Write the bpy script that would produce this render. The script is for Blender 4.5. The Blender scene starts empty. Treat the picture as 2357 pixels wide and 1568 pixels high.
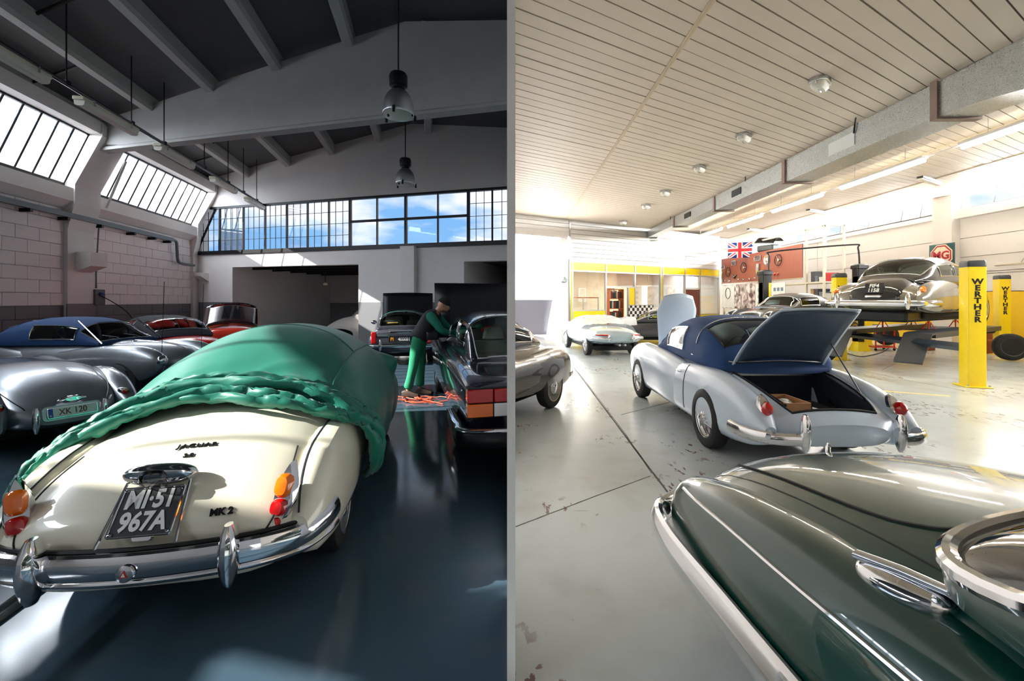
import bpy, bmesh, math, random
from mathutils import Vector, Matrix, noise
from mathutils.bvhtree import BVHTree
random.seed(7)
SC = bpy.context.scene
COL = SC.collection
PI = math.pi

# ------------------------------------------------------------------ camera
cam_d = bpy.data.cameras.new('camera'); cam = bpy.data.objects.new('camera', cam_d); COL.objects.link(cam)
FPX, CX, CY, EYE = 1000.0, 1178.5, 692.0, 1.62
cam_d.sensor_width = 36; cam_d.lens = 36 * FPX / 2357
cam_d.shift_y = -(784 - CY) / 2357
cam_d.clip_start = 0.05; cam_d.clip_end = 300
cam.location = (0, 0, EYE); cam.rotation_euler = (PI / 2, 0, 0)
SC.camera = cam

# ------------------------------------------------------------------ sky, sun, daylight at the windows
SC.view_settings.view_transform = 'Standard'; SC.view_settings.look = 'None'
SC.view_settings.gamma = 1; SC.view_settings.use_curve_mapping = False
SC.view_settings.exposure = 0.9
w = bpy.data.worlds.new('sky'); SC.world = w; w.use_nodes = True
nt = w.node_tree; nt.nodes.clear()
out = nt.nodes.new('ShaderNodeOutputWorld'); bg = nt.nodes.new('ShaderNodeBackground')
tc = nt.nodes.new('ShaderNodeTexCoord'); mp = nt.nodes.new('ShaderNodeMapping'); mp.inputs['Scale'].default_value = (2.2, 2.2, 6.0)
nz = nt.nodes.new('ShaderNodeTexNoise'); nz.inputs['Scale'].default_value = 2.1; nz.inputs['Detail'].default_value = 7
rp = nt.nodes.new('ShaderNodeValToRGB')
rp.color_ramp.elements[0].position = .42; rp.color_ramp.elements[0].color = (.22, .48, .86, 1)
rp.color_ramp.elements[1].position = .60; rp.color_ramp.elements[1].color = (.95, .97, 1, 1)
nt.links.new(tc.outputs['Generated'], mp.inputs['Vector']); nt.links.new(mp.outputs[0], nz.inputs['Vector'])
nt.links.new(nz.outputs[0], rp.inputs[0]); nt.links.new(rp.outputs[0], bg.inputs[0]); nt.links.new(bg.outputs[0], out.inputs[0])
bg.inputs[1].default_value = .62

def add_sun(d, power, ang, col):
    l = bpy.data.lights.new('sun_offscreen', 'SUN'); l.energy = power; l.angle = math.radians(ang); l.color = col
    o = bpy.data.objects.new('sun_offscreen', l); COL.objects.link(o)
    o.rotation_euler = Vector(d).to_track_quat('-Z', 'Y').to_euler(); o.location = (-20, -10, 20)
def add_area(name, loc, d, sx, sy, radiance, col=(1, 1, 1)):
    l = bpy.data.lights.new(name, 'AREA'); l.shape = 'RECTANGLE'; l.size = sx; l.size_y = sy; l.energy = radiance * sx * sy * PI; l.color = col
    o = bpy.data.objects.new(name, l); COL.objects.link(o)
    o.location = loc; o.rotation_euler = Vector(d).to_track_quat('-Z', 'Y').to_euler()
# sun falling in through the hall's row of slanted windows
add_sun((1, .33, -.60), 9.5, .5, (1, .95, .87))
# daylight outside the workshop's clerestory: the stretch in view, and the same row going on past the frame
CLR = 66
add_area('clerestory_daylight', (15.75, 20.0, 5.05), (-1, 0, -.3), 13.2, .7, CLR, (1, .98, .95))
add_area('clerestory_right_offscreen', (15.75, 6.6, 5.05), (-1, 0, -.3), 13.4, .7, CLR, (1, .98, .95))
# daylight behind the milky shutter door
add_area('shutter_door_daylight', (1.15, 16.9, 2.75), (.3, -1, 0), 1.9, 5.5, 24)
# cloud light outside the hall's slanted windows: the stretch in view, and the row going on past the frame
add_area('slanted_window_daylight', (-11.3, 12.75, 5.95), (1, .193, -.4), 7.6, .7, 17.5, (.9, .95, 1))
add_area('slanted_window_left_offscreen', (-9.7, 1.9, 5.95), (1, .193, -.4), 14.2, .7, 17.5, (.9, .95, 1))
SC.cycles.max_bounces = 8; SC.cycles.transparent_max_bounces = 24; SC.cycles.sample_clamp_indirect = 6
SC.cycles.use_denoising = True
SC.cycles.caustics_reflective = False; SC.cycles.caustics_refractive = False

# ------------------------------------------------------------------ helpers
def lin(v): v /= 255.0; return v / 12.92 if v <= .04045 else ((v + .055) / 1.055) ** 2.4
def rgb(r, g, b): return (lin(r), lin(g), lin(b), 1)
MATS = {}
def mat(name, col, rough=.5, metal=0, coat=0, var=0, vscale=6, bump=0, bscale=40, emit=0, spec=.5, coat_r=.05, sheen=0):
    if name in MATS: return MATS[name]
    m = bpy.data.materials.new(name); m.use_nodes = True; n = m.node_tree.nodes; L = m.node_tree.links
    b = n['Principled BSDF']; b.inputs['Base Color'].default_value = col; b.inputs['Roughness'].default_value = rough
    b.inputs['Metallic'].default_value = metal; b.inputs['Coat Weight'].default_value = coat; b.inputs['Coat Roughness'].default_value = coat_r
    b.inputs['Specular IOR Level'].default_value = spec
    if sheen: b.inputs['Sheen Weight'].default_value = sheen
    if emit: b.inputs['Emission Color'].default_value = col; b.inputs['Emission Strength'].default_value = emit
    if var or bump:
        t = n.new('ShaderNodeTexCoord')
    if var:
        z = n.new('ShaderNodeTexNoise'); z.inputs['Scale'].default_value = vscale; z.inputs['Detail'].default_value = 6
        L.new(t.outputs['Object'], z.inputs['Vector'])
        mx = n.new('ShaderNodeMix'); mx.data_type = 'RGBA'
        mx.inputs[6].default_value = tuple(c * (1 - var) for c in col[:3]) + (1,); mx.inputs[7].default_value = tuple(min(1, c * (1 + var)) for c in col[:3]) + (1,)
        L.new(z.outputs[0], mx.inputs[0]); L.new(mx.outputs[2], b.inputs['Base Color'])
    if bump:
        z2 = n.new('ShaderNodeTexNoise'); z2.inputs['Scale'].default_value = bscale; z2.inputs['Detail'].default_value = 4
        L.new(t.outputs['Object'], z2.inputs['Vector'])
        bp = n.new('ShaderNodeBump'); bp.inputs['Strength'].default_value = bump; bp.inputs['Distance'].default_value = .01
        L.new(z2.outputs[0], bp.inputs['Height']); L.new(bp.outputs[0], b.inputs['Normal'])
    MATS[name] = m; return m
def glass(name, tint=(.9, .95, .95), gloss=.5, trans=0.0, tcol=(1, 1, 1)):
    """clear pane: transparent + fresnel gloss, optionally milky (translucent)"""
    if name in MATS: return MATS[name]
    m = bpy.data.materials.new(name); m.use_nodes = True; n = m.node_tree.nodes; L = m.node_tree.links; n.clear()
    o = n.new('ShaderNodeOutputMaterial'); tr = n.new('ShaderNodeBsdfTransparent'); tr.inputs[0].default_value = tint + (1,)
    gl = n.new('ShaderNodeBsdfGlossy'); gl.inputs['Roughness'].default_value = .03; fr = n.new('ShaderNodeFresnel'); fr.inputs[0].default_value = 1.45
    mu = n.new('ShaderNodeMath'); mu.operation = 'MULTIPLY'; mu.inputs[1].default_value = gloss * 2; mu.use_clamp = True
    L.new(fr.outputs[0], mu.inputs[0]); mx = n.new('ShaderNodeMixShader'); L.new(mu.outputs[0], mx.inputs[0]); L.new(gl.outputs[0], mx.inputs[2])
    src = tr
    if trans:
        tl = n.new('ShaderNodeBsdfTranslucent'); tl.inputs[0].default_value = tcol + (1,)
        m2 = n.new('ShaderNodeMixShader'); m2.inputs[0].default_value = trans
        L.new(tr.outputs[0], m2.inputs[1]); L.new(tl.outputs[0], m2.inputs[2]); src = m2
    L.new(src.outputs[0], mx.inputs[1]); L.new(mx.outputs[0], o.inputs[0]); MATS[name] = m; return m

class MB:
    """collects shapes into one mesh"""
    def __init__(s): s.v = []; s.f = []
    def add(s, vs, fs):
        k = len(s.v); s.v += [Vector(p) for p in vs]; s.f += [tuple(i + k for i in f) for f in fs]; return s
    def box(s, c, d, rot=None):
        x, y, z = d[0] / 2, d[1] / 2, d[2] / 2; c = Vector(c)
        P = [Vector(p) for p in ((-x, -y, -z), (x, -y, -z), (x, y, -z), (-x, y, -z), (-x, -y, z), (x, -y, z), (x, y, z), (-x, y, z))]
        if rot is not None: P = [rot @ p for p in P]
        return s.add([c + p for p in P], [(0, 3, 2, 1), (4, 5, 6, 7), (0, 1, 5, 4), (1, 2, 6, 5), (2, 3, 7, 6), (3, 0, 4, 7)])
    def bb(s, x0, x1, y0, y1, z0, z1): return s.box(((x0 + x1) / 2, (y0 + y1) / 2, (z0 + z1) / 2), (abs(x1 - x0), abs(y1 - y0), abs(z1 - z0)))
    def loft(s, rings, caps=True, closed=True):
        n = len(rings[0]); k = len(s.v)
        for r in rings: s.v += [Vector(p) for p in r]
        m = n if closed else n - 1
        for i in range(len(rings) - 1):
            for j in range(m):
                a = k + i * n + j; b = k + i * n + (j + 1) % n
                s.f.append((a, b, b + n, a + n))
        if caps and closed:
            s.f.append(tuple(k + j for j in reversed(range(n)))); q = k + (len(rings) - 1) * n; s.f.append(tuple(q + j for j in range(n)))
        return s
    def tube(s, pts, r, n=8, closed=False, flat=1.0, up=None):
        pts = [Vector(p) for p in pts]; rings = []; N = len(pts); prev = None
        rr = r if isinstance(r, (list, tuple)) else [r] * N
        for i in range(N):
            a = pts[(i - 1) % N] if (closed or i) else pts[0]; b = pts[(i + 1) % N] if (closed or i < N - 1) else pts[-1]
            t = (b - a).normalized() if (b - a).length > 1e-9 else Vector((0, 0, 1))
            if up is not None: u = Vector(up)
            elif prev is None: u = Vector((0, 0, 1)) if abs(t.z) < .9 else Vector((1, 0, 0))
            else: u = prev
            sd = t.cross(u)
            if sd.length < 1e-6: sd = t.cross(Vector((1, .3, 0)))
            sd.normalize(); u = sd.cross(t).normalized(); prev = u
            rings.append([pts[i] + sd * (rr[i] * math.cos(2 * PI * j / n)) + u * (rr[i] * flat * math.sin(2 * PI * j / n)) for j in range(n)])
        if closed: rings.append(rings[0])
        return s.loft(rings, caps=not closed)
    def cyl(s, a, b, r, n=16, r2=None): return s.tube([a, b], [r, r if r2 is None else r2], n)
    def lathe(s, prof, M=None, n=24, caps=True):
        """profile (r, h) turned about local z, then moved by matrix M"""
        M = M or Matrix(); rings = [[M @ Vector((r * math.cos(2 * PI * j / n), r * math.sin(2 * PI * j / n), h)) for j in range(n)] for r, h in prof]
        return s.loft(rings, caps)
    def prism(s, poly, a, b, axis='y'):
        """2d polygon extruded from a to b along axis; poly gives the other two coordinates in order"""
        def pt(p, t): return {'x': (t, p[0], p[1]), 'y': (p[0], t, p[1]), 'z': (p[0], p[1], t)}[axis]
        return s.loft([[pt(p, a) for p in poly], [pt(p, b) for p in poly]])
    def grid(s, fn, nu, nv, thick=0):
        P = [[Vector(fn(i / nu, j / nv)) for j in range(nv + 1)] for i in range(nu + 1)]; k = len(s.v)
        for r in P: s.v += r
        for i in range(nu):
            for j in range(nv):
                a = k + i * (nv + 1) + j; s.f.append((a, a + 1, a + nv + 2, a + nv + 1))
        return s
    def ball(s, c, r, n=12, m=8):
        r = r if isinstance(r, (tuple, list)) else (r, r, r); c = Vector(c)
        return s.loft([[c + Vector((r[0] * math.sin(PI * i / m) * math.cos(2 * PI * j / n), r[1] * math.sin(PI * i / m) * math.sin(2 * PI * j / n), r[2] * math.cos(PI * i / m))) for j in range(n)] for i in [.06] + list(range(1, m)) + [m - .06]])
    def mesh(s, name, m, smooth=35):
        me = bpy.data.meshes.new(name); me.from_pydata([tuple(p) for p in s.v], [], s.f)
        bm = bmesh.new(); bm.from_mesh(me); bmesh.ops.recalc_face_normals(bm, faces=bm.faces); bm.to_mesh(me); bm.free()
        if m: me.materials.append(m)
        if smooth:
            me.polygons.foreach_set('use_smooth', [True] * len(me.polygons)); me.set_sharp_from_angle(angle=math.radians(smooth))
        return me
    def build(s, name, m, parent=None, M=None, smooth=35, bev=0, solid=0, label=None, sub=0):
        o = bpy.data.objects.new(name, s.mesh(name, m, smooth)); COL.objects.link(o)
        if parent: o.parent = parent
        if M is not None: o.matrix_local = M
        if solid: md = o.modifiers.new('thickness', 'SOLIDIFY'); md.thickness = solid; md.offset = 0
        if sub: md = o.modifiers.new('smooth', 'SUBSURF'); md.levels = sub; md.render_levels = sub
        if bev: md = o.modifiers.new('bevel', 'BEVEL'); md.width = bev; md.segments = 2; md.limit_method = 'ANGLE'
        if label: o['label'] = label
        return o
def put(name, me, parent=None, M=None):
    o = bpy.data.objects.new(name, me); COL.objects.link(o)
    if parent: o.parent = parent
    if M is not None: o.matrix_local = M
    return o
def tag(o, label, cat, group=None):
    o['label'] = label; o['category'] = cat
    if group: o['group'] = group
    return o
def struct(o, label=None):
    o['kind'] = 'structure'
    if label: o['label'] = label
    return o
def stuff(o): o['kind'] = 'stuff'; return o
def thing(name, label, cat, loc=(0, 0, 0), rz=0, group=None, sc=(1, 1, 1)):
    o = bpy.data.objects.new(name, None); COL.objects.link(o); o.location = loc; o.rotation_euler = (0, 0, rz); o.scale = sc
    o.empty_display_size = .2
    return tag(o, label, cat, group)
def clip_mesh(o, x, keep):
    """trim a mesh object at a wall plane (world x)"""
    bpy.context.view_layer.update(); Mi = o.matrix_world.inverted(); bm = bmesh.new(); bm.from_mesh(o.data)
    no = (o.matrix_world.to_3x3().transposed() @ Vector((1, 0, 0))).normalized()
    bmesh.ops.bisect_plane(bm, geom=bm.verts[:] + bm.edges[:] + bm.faces[:], plane_co=Mi @ Vector((x, 0, 1)), plane_no=no, clear_outer=keep < 0, clear_inner=keep > 0)
    bm.to_mesh(o.data); bm.free(); return o
def frame(o, ang=0): return Matrix.Translation(Vector(o)) @ Matrix.Rotation(ang, 4, 'Z')
def T(x, y, z): return Matrix.Translation((x, y, z))
def R(a, ax): return Matrix.Rotation(math.radians(a), 4, ax)
def at(px, py, Y): return Vector(((px - CX) * Y / FPX, Y, EYE - (py - CY) * Y / FPX))
def ground(px, py): return at(px, py, EYE * FPX / (py - CY))
def text(s, size, m, parent, M, ext=.002, name='lettering', align='CENTER', sx=1.0, bold=0, space=1.0):
    cu = bpy.data.curves.new(name, 'FONT'); cu.body = s; cu.size = size; cu.extrude = ext; cu.align_x = align; cu.align_y = 'CENTER'; cu.offset = bold
    cu.space_character = space; cu.resolution_u = 3
    o = bpy.data.objects.new('tmp', cu); COL.objects.link(o)
    me = bpy.data.meshes.new_from_object(o); bpy.data.objects.remove(o); bpy.data.curves.remove(cu)
    me.materials.clear(); me.materials.append(m); me.name = name
    return put(name, me, parent, M @ Matrix.Diagonal((sx, 1, 1, 1)))
def mirror_pts(pts): return [(-p[0], p[1], p[2]) for p in pts]
def smooth_path(pts, k=6, closed=False):
    P = [Vector(p) for p in pts]; out_ = []; n = len(P); rng = n if closed else n - 1
    for i in range(rng):
        p0 = P[(i - 1) % n] if closed or i else P[0]; p1 = P[i]; p2 = P[(i + 1) % n]; p3 = P[(i + 2) % n] if closed or i < n - 2 else P[-1]
        for j in range(k):
            t = j / k
            out_.append(.5 * ((2 * p1) + (p2 - p0) * t + (2 * p0 - 5 * p1 + 4 * p2 - p3) * t * t + (3 * p1 - p0 - 3 * p2 + p3) * t ** 3))
    if not closed: out_.append(P[-1])
    return out_
def rrect(w, h, r, k=4):
    """rounded rectangle outline in 2d"""
    o = []
    for cx, cy, a0 in ((w / 2 - r, h / 2 - r, 0), (-w / 2 + r, h / 2 - r, 90), (-w / 2 + r, -h / 2 + r, 180), (w / 2 - r, -h / 2 + r, 270)):
        for i in range(k + 1):
            a = math.radians(a0 + 90 * i / k); o.append((cx + r * math.cos(a), cy + r * math.sin(a)))
    return o

# ------------------------------------------------------------------ shared materials
WHITE = mat('white_paint', rgb(226, 222, 220), .6, var=.06, vscale=3, bump=.05)
OFFWHITE = mat('off_white_wall', rgb(228, 222, 218), .65, var=.08, vscale=2, bump=.08)
BLOCKW = mat('white_block_paint', rgb(240, 230, 228), .6, var=.07, vscale=4, bump=.25, bscale=60)
BLOCKG = mat('grey_block_paint', rgb(112, 112, 116), .5, var=.1, vscale=4, bump=.25, bscale=60)
JOINT = mat('mortar_white', rgb(214, 206, 204), .9); MORTG = mat('mortar_grey', rgb(112, 112, 116), .9)
GREYP = mat('grey_wall_paint', rgb(120, 120, 122), .5, var=.08, vscale=3)
CONC = mat('precast_concrete', rgb(176, 174, 172), .7, var=.12, vscale=3, bump=.1)
DECK = mat('dark_roof_deck', rgb(84, 84, 86), .6, var=.12, vscale=2)
BLACKM = mat('black_metal', rgb(18, 20, 24), .4, metal=.3, var=.2)
DARKGREY = mat('dark_grey_metal', rgb(60, 64, 68), .4, metal=.5, var=.15)
CHROME = mat('chrome', (.78, .78, .80, 1), .06, metal=1)
STEEL = mat('brushed_steel', (.55, .56, .58, 1), .25, metal=1, var=.08, vscale=30)
RUBBER = mat('tyre_rubber', rgb(26, 27, 30), .75, bump=.15, bscale=80)
BLACK = mat('matt_black', rgb(10, 10, 12), .8)
GLASSW = glass('window_glass', (.96, .98, 1), .35)
CARGLASS = glass('car_glass', (.62, .72, .70), .6)
YELLOW = mat('yellow_paint', rgb(246, 214, 0), .35, coat=.3, var=.04)
REDP = mat('red_paint', rgb(200, 24, 24), .3, coat=.6)
REDLENS = mat('red_lens', rgb(190, 8, 10), .12, coat=1)
AMBER = mat('amber_lens', rgb(240, 112, 8), .12, coat=1)
CARD = mat('cardboard', rgb(176, 128, 88), .85, var=.1, vscale=8)
WOOD = mat('wood', rgb(150, 92, 52), .5, var=.2, vscale=10)
GALV = None

# ================================================================== SETTING 1: the hall on the left
def floor_mat(name, base, rough, stain, flake, flake_amt, dark_amt, scuff):
    m = mat(name, base, rough); n = m.node_tree.nodes; L = m.node_tree.links; b = n['Principled BSDF']
    t = n.new('ShaderNodeTexCoord')
    def noise_(sc, det=6, dist=0, stretch=None):
        z = n.new('ShaderNodeTexNoise'); z.inputs['Scale'].default_value = sc; z.inputs['Detail'].default_value = det; z.inputs['Distortion'].default_value = dist
        if stretch:
            mp_ = n.new('ShaderNodeMapping'); mp_.inputs['Scale'].default_value = stretch[:3]; mp_.inputs['Rotation'].default_value = (0, 0, stretch[3])
            L.new(t.outputs['Object'], mp_.inputs['Vector']); L.new(mp_.outputs[0], z.inputs['Vector'])
        else: L.new(t.outputs['Object'], z.inputs['Vector'])
        return z.outputs[0]
    def ramp(s_, a, b_):
        r = n.new('ShaderNodeMapRange'); r.inputs[1].default_value = a; r.inputs[2].default_value = b_; L.new(s_, r.inputs[0]); return r.outputs[0]
    def mul(a, b_):
        x = n.new('ShaderNodeMath'); x.operation = 'MULTIPLY'; L.new(a, x.inputs[0])
        if isinstance(b_, (int, float)): x.inputs[1].default_value = b_
        else: L.new(b_, x.inputs[1])
        return x.outputs[0]
    def over(prev, col, fac):
        x = n.new('ShaderNodeMix'); x.data_type = 'RGBA'; L.new(fac, x.inputs[0])
        if isinstance(prev, tuple): x.inputs[6].default_value = prev
        else: L.new(prev, x.inputs[6])
        x.inputs[7].default_value = col; return x.outputs[2]
    c = over(base, tuple(v * .88 for v in base[:3]) + (1,), ramp(noise_(1.1), .2, .85))
    c = over(c, stain, mul(ramp(noise_(2.3, 8), .5, .8), .4))
    c = over(c, tuple(v * .45 for v in base[:3]) + (1,), mul(ramp(noise_(22, 6, .5), .70, .76), dark_amt))
    c = over(c, tuple(v * .35 for v in base[:3]) + (1,), mul(mul(ramp(noise_(9, 4, 0, (.35, 3, 1, .9)), .70, .74), ramp(noise_(1.7), .52, .62)), scuff))
    c = over(c, flake, mul(mul(ramp(noise_(15, 4, 0, (1, .5, 1, .5)), .60, .62), ramp(noise_(.85, 3), .53, .60)), flake_amt))
    L.new(c, b.inputs['Base Color'])
    r = n.new('ShaderNodeMapRange'); r.inputs[1].default_value = .3; r.inputs[2].default_value = .75; r.inputs[3].default_value = rough * .85; r.inputs[4].default_value = rough * 1.25
    L.new(noise_(1.6, 5), r.inputs[0]); L.new(r.outputs[0], b.inputs['Roughness'])
    bp = n.new('ShaderNodeBump'); bp.inputs['Strength'].default_value = .05; bp.inputs['Distance'].default_value = .01; L.new(noise_(3.0, 3), bp.inputs['Height']); L.new(bp.outputs[0], b.inputs['Normal'])
    return m
FLOOR_L = floor_mat('hall_floor_paint', rgb(66, 86, 100), .12, rgb(96, 92, 84), rgb(120, 84, 60), .1, .25, .3)
FLOOR_R = floor_mat('workshop_floor_paint', rgb(200, 208, 208), .22, rgb(150, 144, 128), rgb(98, 34, 28), .9, .55, .8)

def wx(Y): return -9.04 - .193 * Y                      # inner face of the hall's left wall
def ridge(Y): return -.5 - .193 * Y
def roofz(X, Y): return 7.2 - .155 * abs(X - ridge(Y))
fl = MB(); fl.bb(-13.6, -.004, -5.2, 24, -.2, 0); struct(fl.build('floor', FLOOR_L, smooth=0), 'glossy grey painted concrete floor of the hall')
fr_ = MB(); fr_.bb(-.004, 16.2, -5.2, 28, -.2, 0); FR = struct(fr_.build('floor', FLOOR_R, smooth=0), 'pale worn painted concrete floor of the workshop')

# added party wall for the border strip; its rear stretch and header block light
TP0, TP1 = -.0205, .0138
pw = MB(); pw.bb(TP0, TP1, 1.8, 24, 0, 7.4); pw.bb(TP0, TP1, -5.2, -.35, 0, 7.4); pw.bb(TP0, TP1, -.35, 1.8, 3.0, 7.4)
struct(pw.build('wall_middle_added', WHITE, smooth=0), 'added white partition wall seen end on between the two rooms')

# left wall
def sheared(y0, y1, d0, d1, z0, z1):
    """a prism along the left wall between two depths and two offsets from its face"""
    m = MB(); m.loft([[(wx(Y) + d, Y, z) for d, z in ((d0, z0), (d1, z0), (d1, z1), (d0, z1))] for Y in (y0, y1)]); return m
WL = struct(sheared(-5.2, 17.3, -.35, -.03, 1.5, 4.44).build('wall_left', JOINT, smooth=0), 'white painted block wall with a grey lower band')
sheared(-5.2, 17.3, -.35, -.03, 0, 1.5).build('lower_wall', MORTG, WL, smooth=0)
ang_l = math.atan2(1, -.193)
CH, BLK = .30, .60
def blockmesh(m, l):
    b = MB(); b.box((0, 0, 0), (l - .012, .06, CH - .012)); me = b.mesh('block', m, 0); return me
bm_w, bm_g, hm_w, hm_g = blockmesh(BLOCKW, BLK), blockmesh(BLOCKG, BLK), blockmesh(BLOCKW, BLK / 2), blockmesh(BLOCKG, BLK / 2)
ul = math.hypot(1, .193)
for r in range(13):
    z = r * CH + CH / 2
    for k in range(14):
        Y = 8.6 + (k * BLK + (BLK / 2 if r % 2 else 0)) / ul
        if Y > 17.0: continue
        put('block', bm_g if z < 1.55 else bm_w, WL, Matrix.Translation((wx(Y) - .012 + random.uniform(-.004, .004), Y, z)) @ Matrix.Rotation(ang_l, 4, 'Z'))
m = sheared(-5.2, 8.3, -.03, 0, 0, 1.54); m.build('painted_band', BLOCKG, WL, smooth=0)
m = sheared(-5.2, 8.3, -.03, 0, 1.54, 3.9); m.build('painted_band', BLOCKW, WL, smooth=0)
m = MB(); m.loft([[(wx(Y) + d, Y, z) for d, z in ((-.3, 3.9), (.06, 3.9), (.26, 4.08), (.26, 4.40), (.05, 4.46), (-.3, 4.46))] for Y in (-5.2, 17.0)])
struct(m.build('trim_1', OFFWHITE, smooth=20), 'concrete sill beam below the slanted windows')
m = MB(); m.loft([[(wx(Y) + d, Y, z) for d, z in ((.55, 5.74), (.95, 5.74), (.95, 6.05), (.55, 6.2))] for Y in (-5.2, 17.2)])
struct(m.build('trim_2', OFFWHITE, smooth=0), 'concrete eaves beam above the slanted windows')

# slanted windows
def corr_glass():
    m = glass('corrugated_glazing', (.93, .97, 1), .15, .38, (.96, .98, 1)); n = m.node_tree.nodes; L = m.node_tree.links
    t = n.new('ShaderNodeTexCoord'); wv = n.new('ShaderNodeTexWave'); wv.bands_direction = 'Y'; wv.inputs['Scale'].default_value = 9
    L.new(t.outputs['Object'], wv.inputs['Vector']); nz_ = n.new('ShaderNodeTexNoise'); nz_.inputs['Scale'].default_value = 2; L.new(t.outputs['Object'], nz_.inputs['Vector'])
    mr = n.new('ShaderNodeMapRange'); mr.inputs[3].default_value = .06; mr.inputs[4].default_value = .26; L.new(wv.outputs[1], mr.inputs[0])
    for x in n:
        if x.type == 'MIX_SHADER' and not x.inputs[0].is_linked: L.new(mr.outputs[0], x.inputs[0])
    return m
CORR = corr_glass()
def slant_window(idx, y0, y1, nb):
    W = sheared(y0, y1, .0, .05, 4.44, 4.53).build('window_%d' % idx, BLACKM, smooth=0); struct(W, 'slanted row of glass panes in black metal bars')
    st = (y1 - y0) / nb
    for k in range(nb + 1):
        Y = y0 + st * k
        MB().tube([(wx(Y) + .02, Y, 4.5), (wx(Y) + .66, Y, 5.76)], .022, 4).build('glazing_bar', BLACKM, W)
    for k in range(nb):
        a, b = y0 + st * k + .02, y0 + st * (k + 1) - .02
        p = MB(); p.add([(wx(a) - .0, a, 4.5), (wx(b) - .0, b, 4.5), (wx(b) + .64, b, 5.76), (wx(a) + .64, a, 5.76)], [(0, 1, 2, 3)]); p.build('pane', CORR, W, smooth=0)
    MB().loft([[(wx(Y) + d, Y, z) for d, z in ((.6, 5.7), (.66, 5.7), (.66, 5.76), (.6, 5.76))] for Y in (y0, y1)]).build('top_rail', BLACKM, W, smooth=0)
slant_window(1, 11.75, 16.5, 11); slant_window(2, 5.6, 10.75, 12); slant_window(3, -4.6, 4.8, 20)
# wall piers with their leaning heads
for k, (ya, yb) in enumerate(((10.75, 11.6), (16.5, 17.2), (4.8, 5.6), (-5.2, -4.6))):
    p = MB(); p.loft([[(wx(Y) + d, Y, z) for d, z in ((-.05, 0), (.12, 0), (.12, 3.4), (.30, 4.05), (.30, 4.5), (.98, 5.70), (.98, 6.0), (.5, 6.0), (-.05, 4.7))] for Y in (ya, yb)])
    struct(p.build('wall_pier', OFFWHITE, smooth=0), 'white concrete pier leaning inward at the top')
m = MB(); g = 1.54; m.loft([[(wx(Y) + d, Y, z) for d, z in ((.10, 0), (.13, 0), (.13, g), (.10, g))] for Y in (10.73, 11.62)]); o = m.build('painted_band', GREYP, WL, smooth=0)

# back wall (set at a slant across the hall)
A_, B_ = Vector((-12.3, 16.9, 0)), Vector((0, 13.6, 0)); LB = (B_ - A_).length; AB = math.atan2(B_.y - A_.y, B_.x - A_.x)
FB = frame(A_, AB)
def ub(px):                                                # distance along the back wall for a bearing
    k = (px - CX) / FPX; d = (B_ - A_) / LB
    return (A_.x - k * A_.y) / (k * d.y - d.x)
WB = MB()
def wb(u0, u1, z0, z1, d0=0, d1=.3): WB.bb(u0, u1, d0, d1, z0, z1)
ua, ubb, uc = ub(535), ub(825), ub(1068)
zo = 2.88
wb(-.6, ua, 1.56, 3.4); wb(ua, ubb, zo, 3.4); wb(ubb, uc, 1.56, 3.4); wb(uc, LB, zo, 3.4); wb(-.6, .3, 3.4, 5.19)
WBo = clip_mesh(struct(WB.build('wall_back', WHITE, M=FB, smooth=0), 'white back wall with two garage openings and a window band'), TP0, -1)
gb = MB(); gb.bb(-.6, ua, 0, .3, 0, 1.56); gb.bb(ubb, uc, 0, .3, 0, 1.56); gb.build('painted_band', GREYP, WBo, smooth=0)
pl = MB(); pl.bb(ub(928), ub(960), -.22, 0, 0, 3.42); pl.build('pilaster', WHITE, WBo, smooth=0)
# gable beam above the window band
gp = [(u, z) for u, z in ((-.6, 5.19), (LB, 5.19))] + [(u, roofz((A_ + (B_ - A_) * (u / LB)).x, (A_ + (B_ - A_) * (u / LB)).y) + .35) for u in (LB, 9.3, 6, 3, 0, -.6)]
clip_mesh(struct(MB().prism(gp, 0, .35).build('trim_3', OFFWHITE, M=FB, smooth=0), 'white gable beam above the far window band'), TP0, -1)
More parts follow.
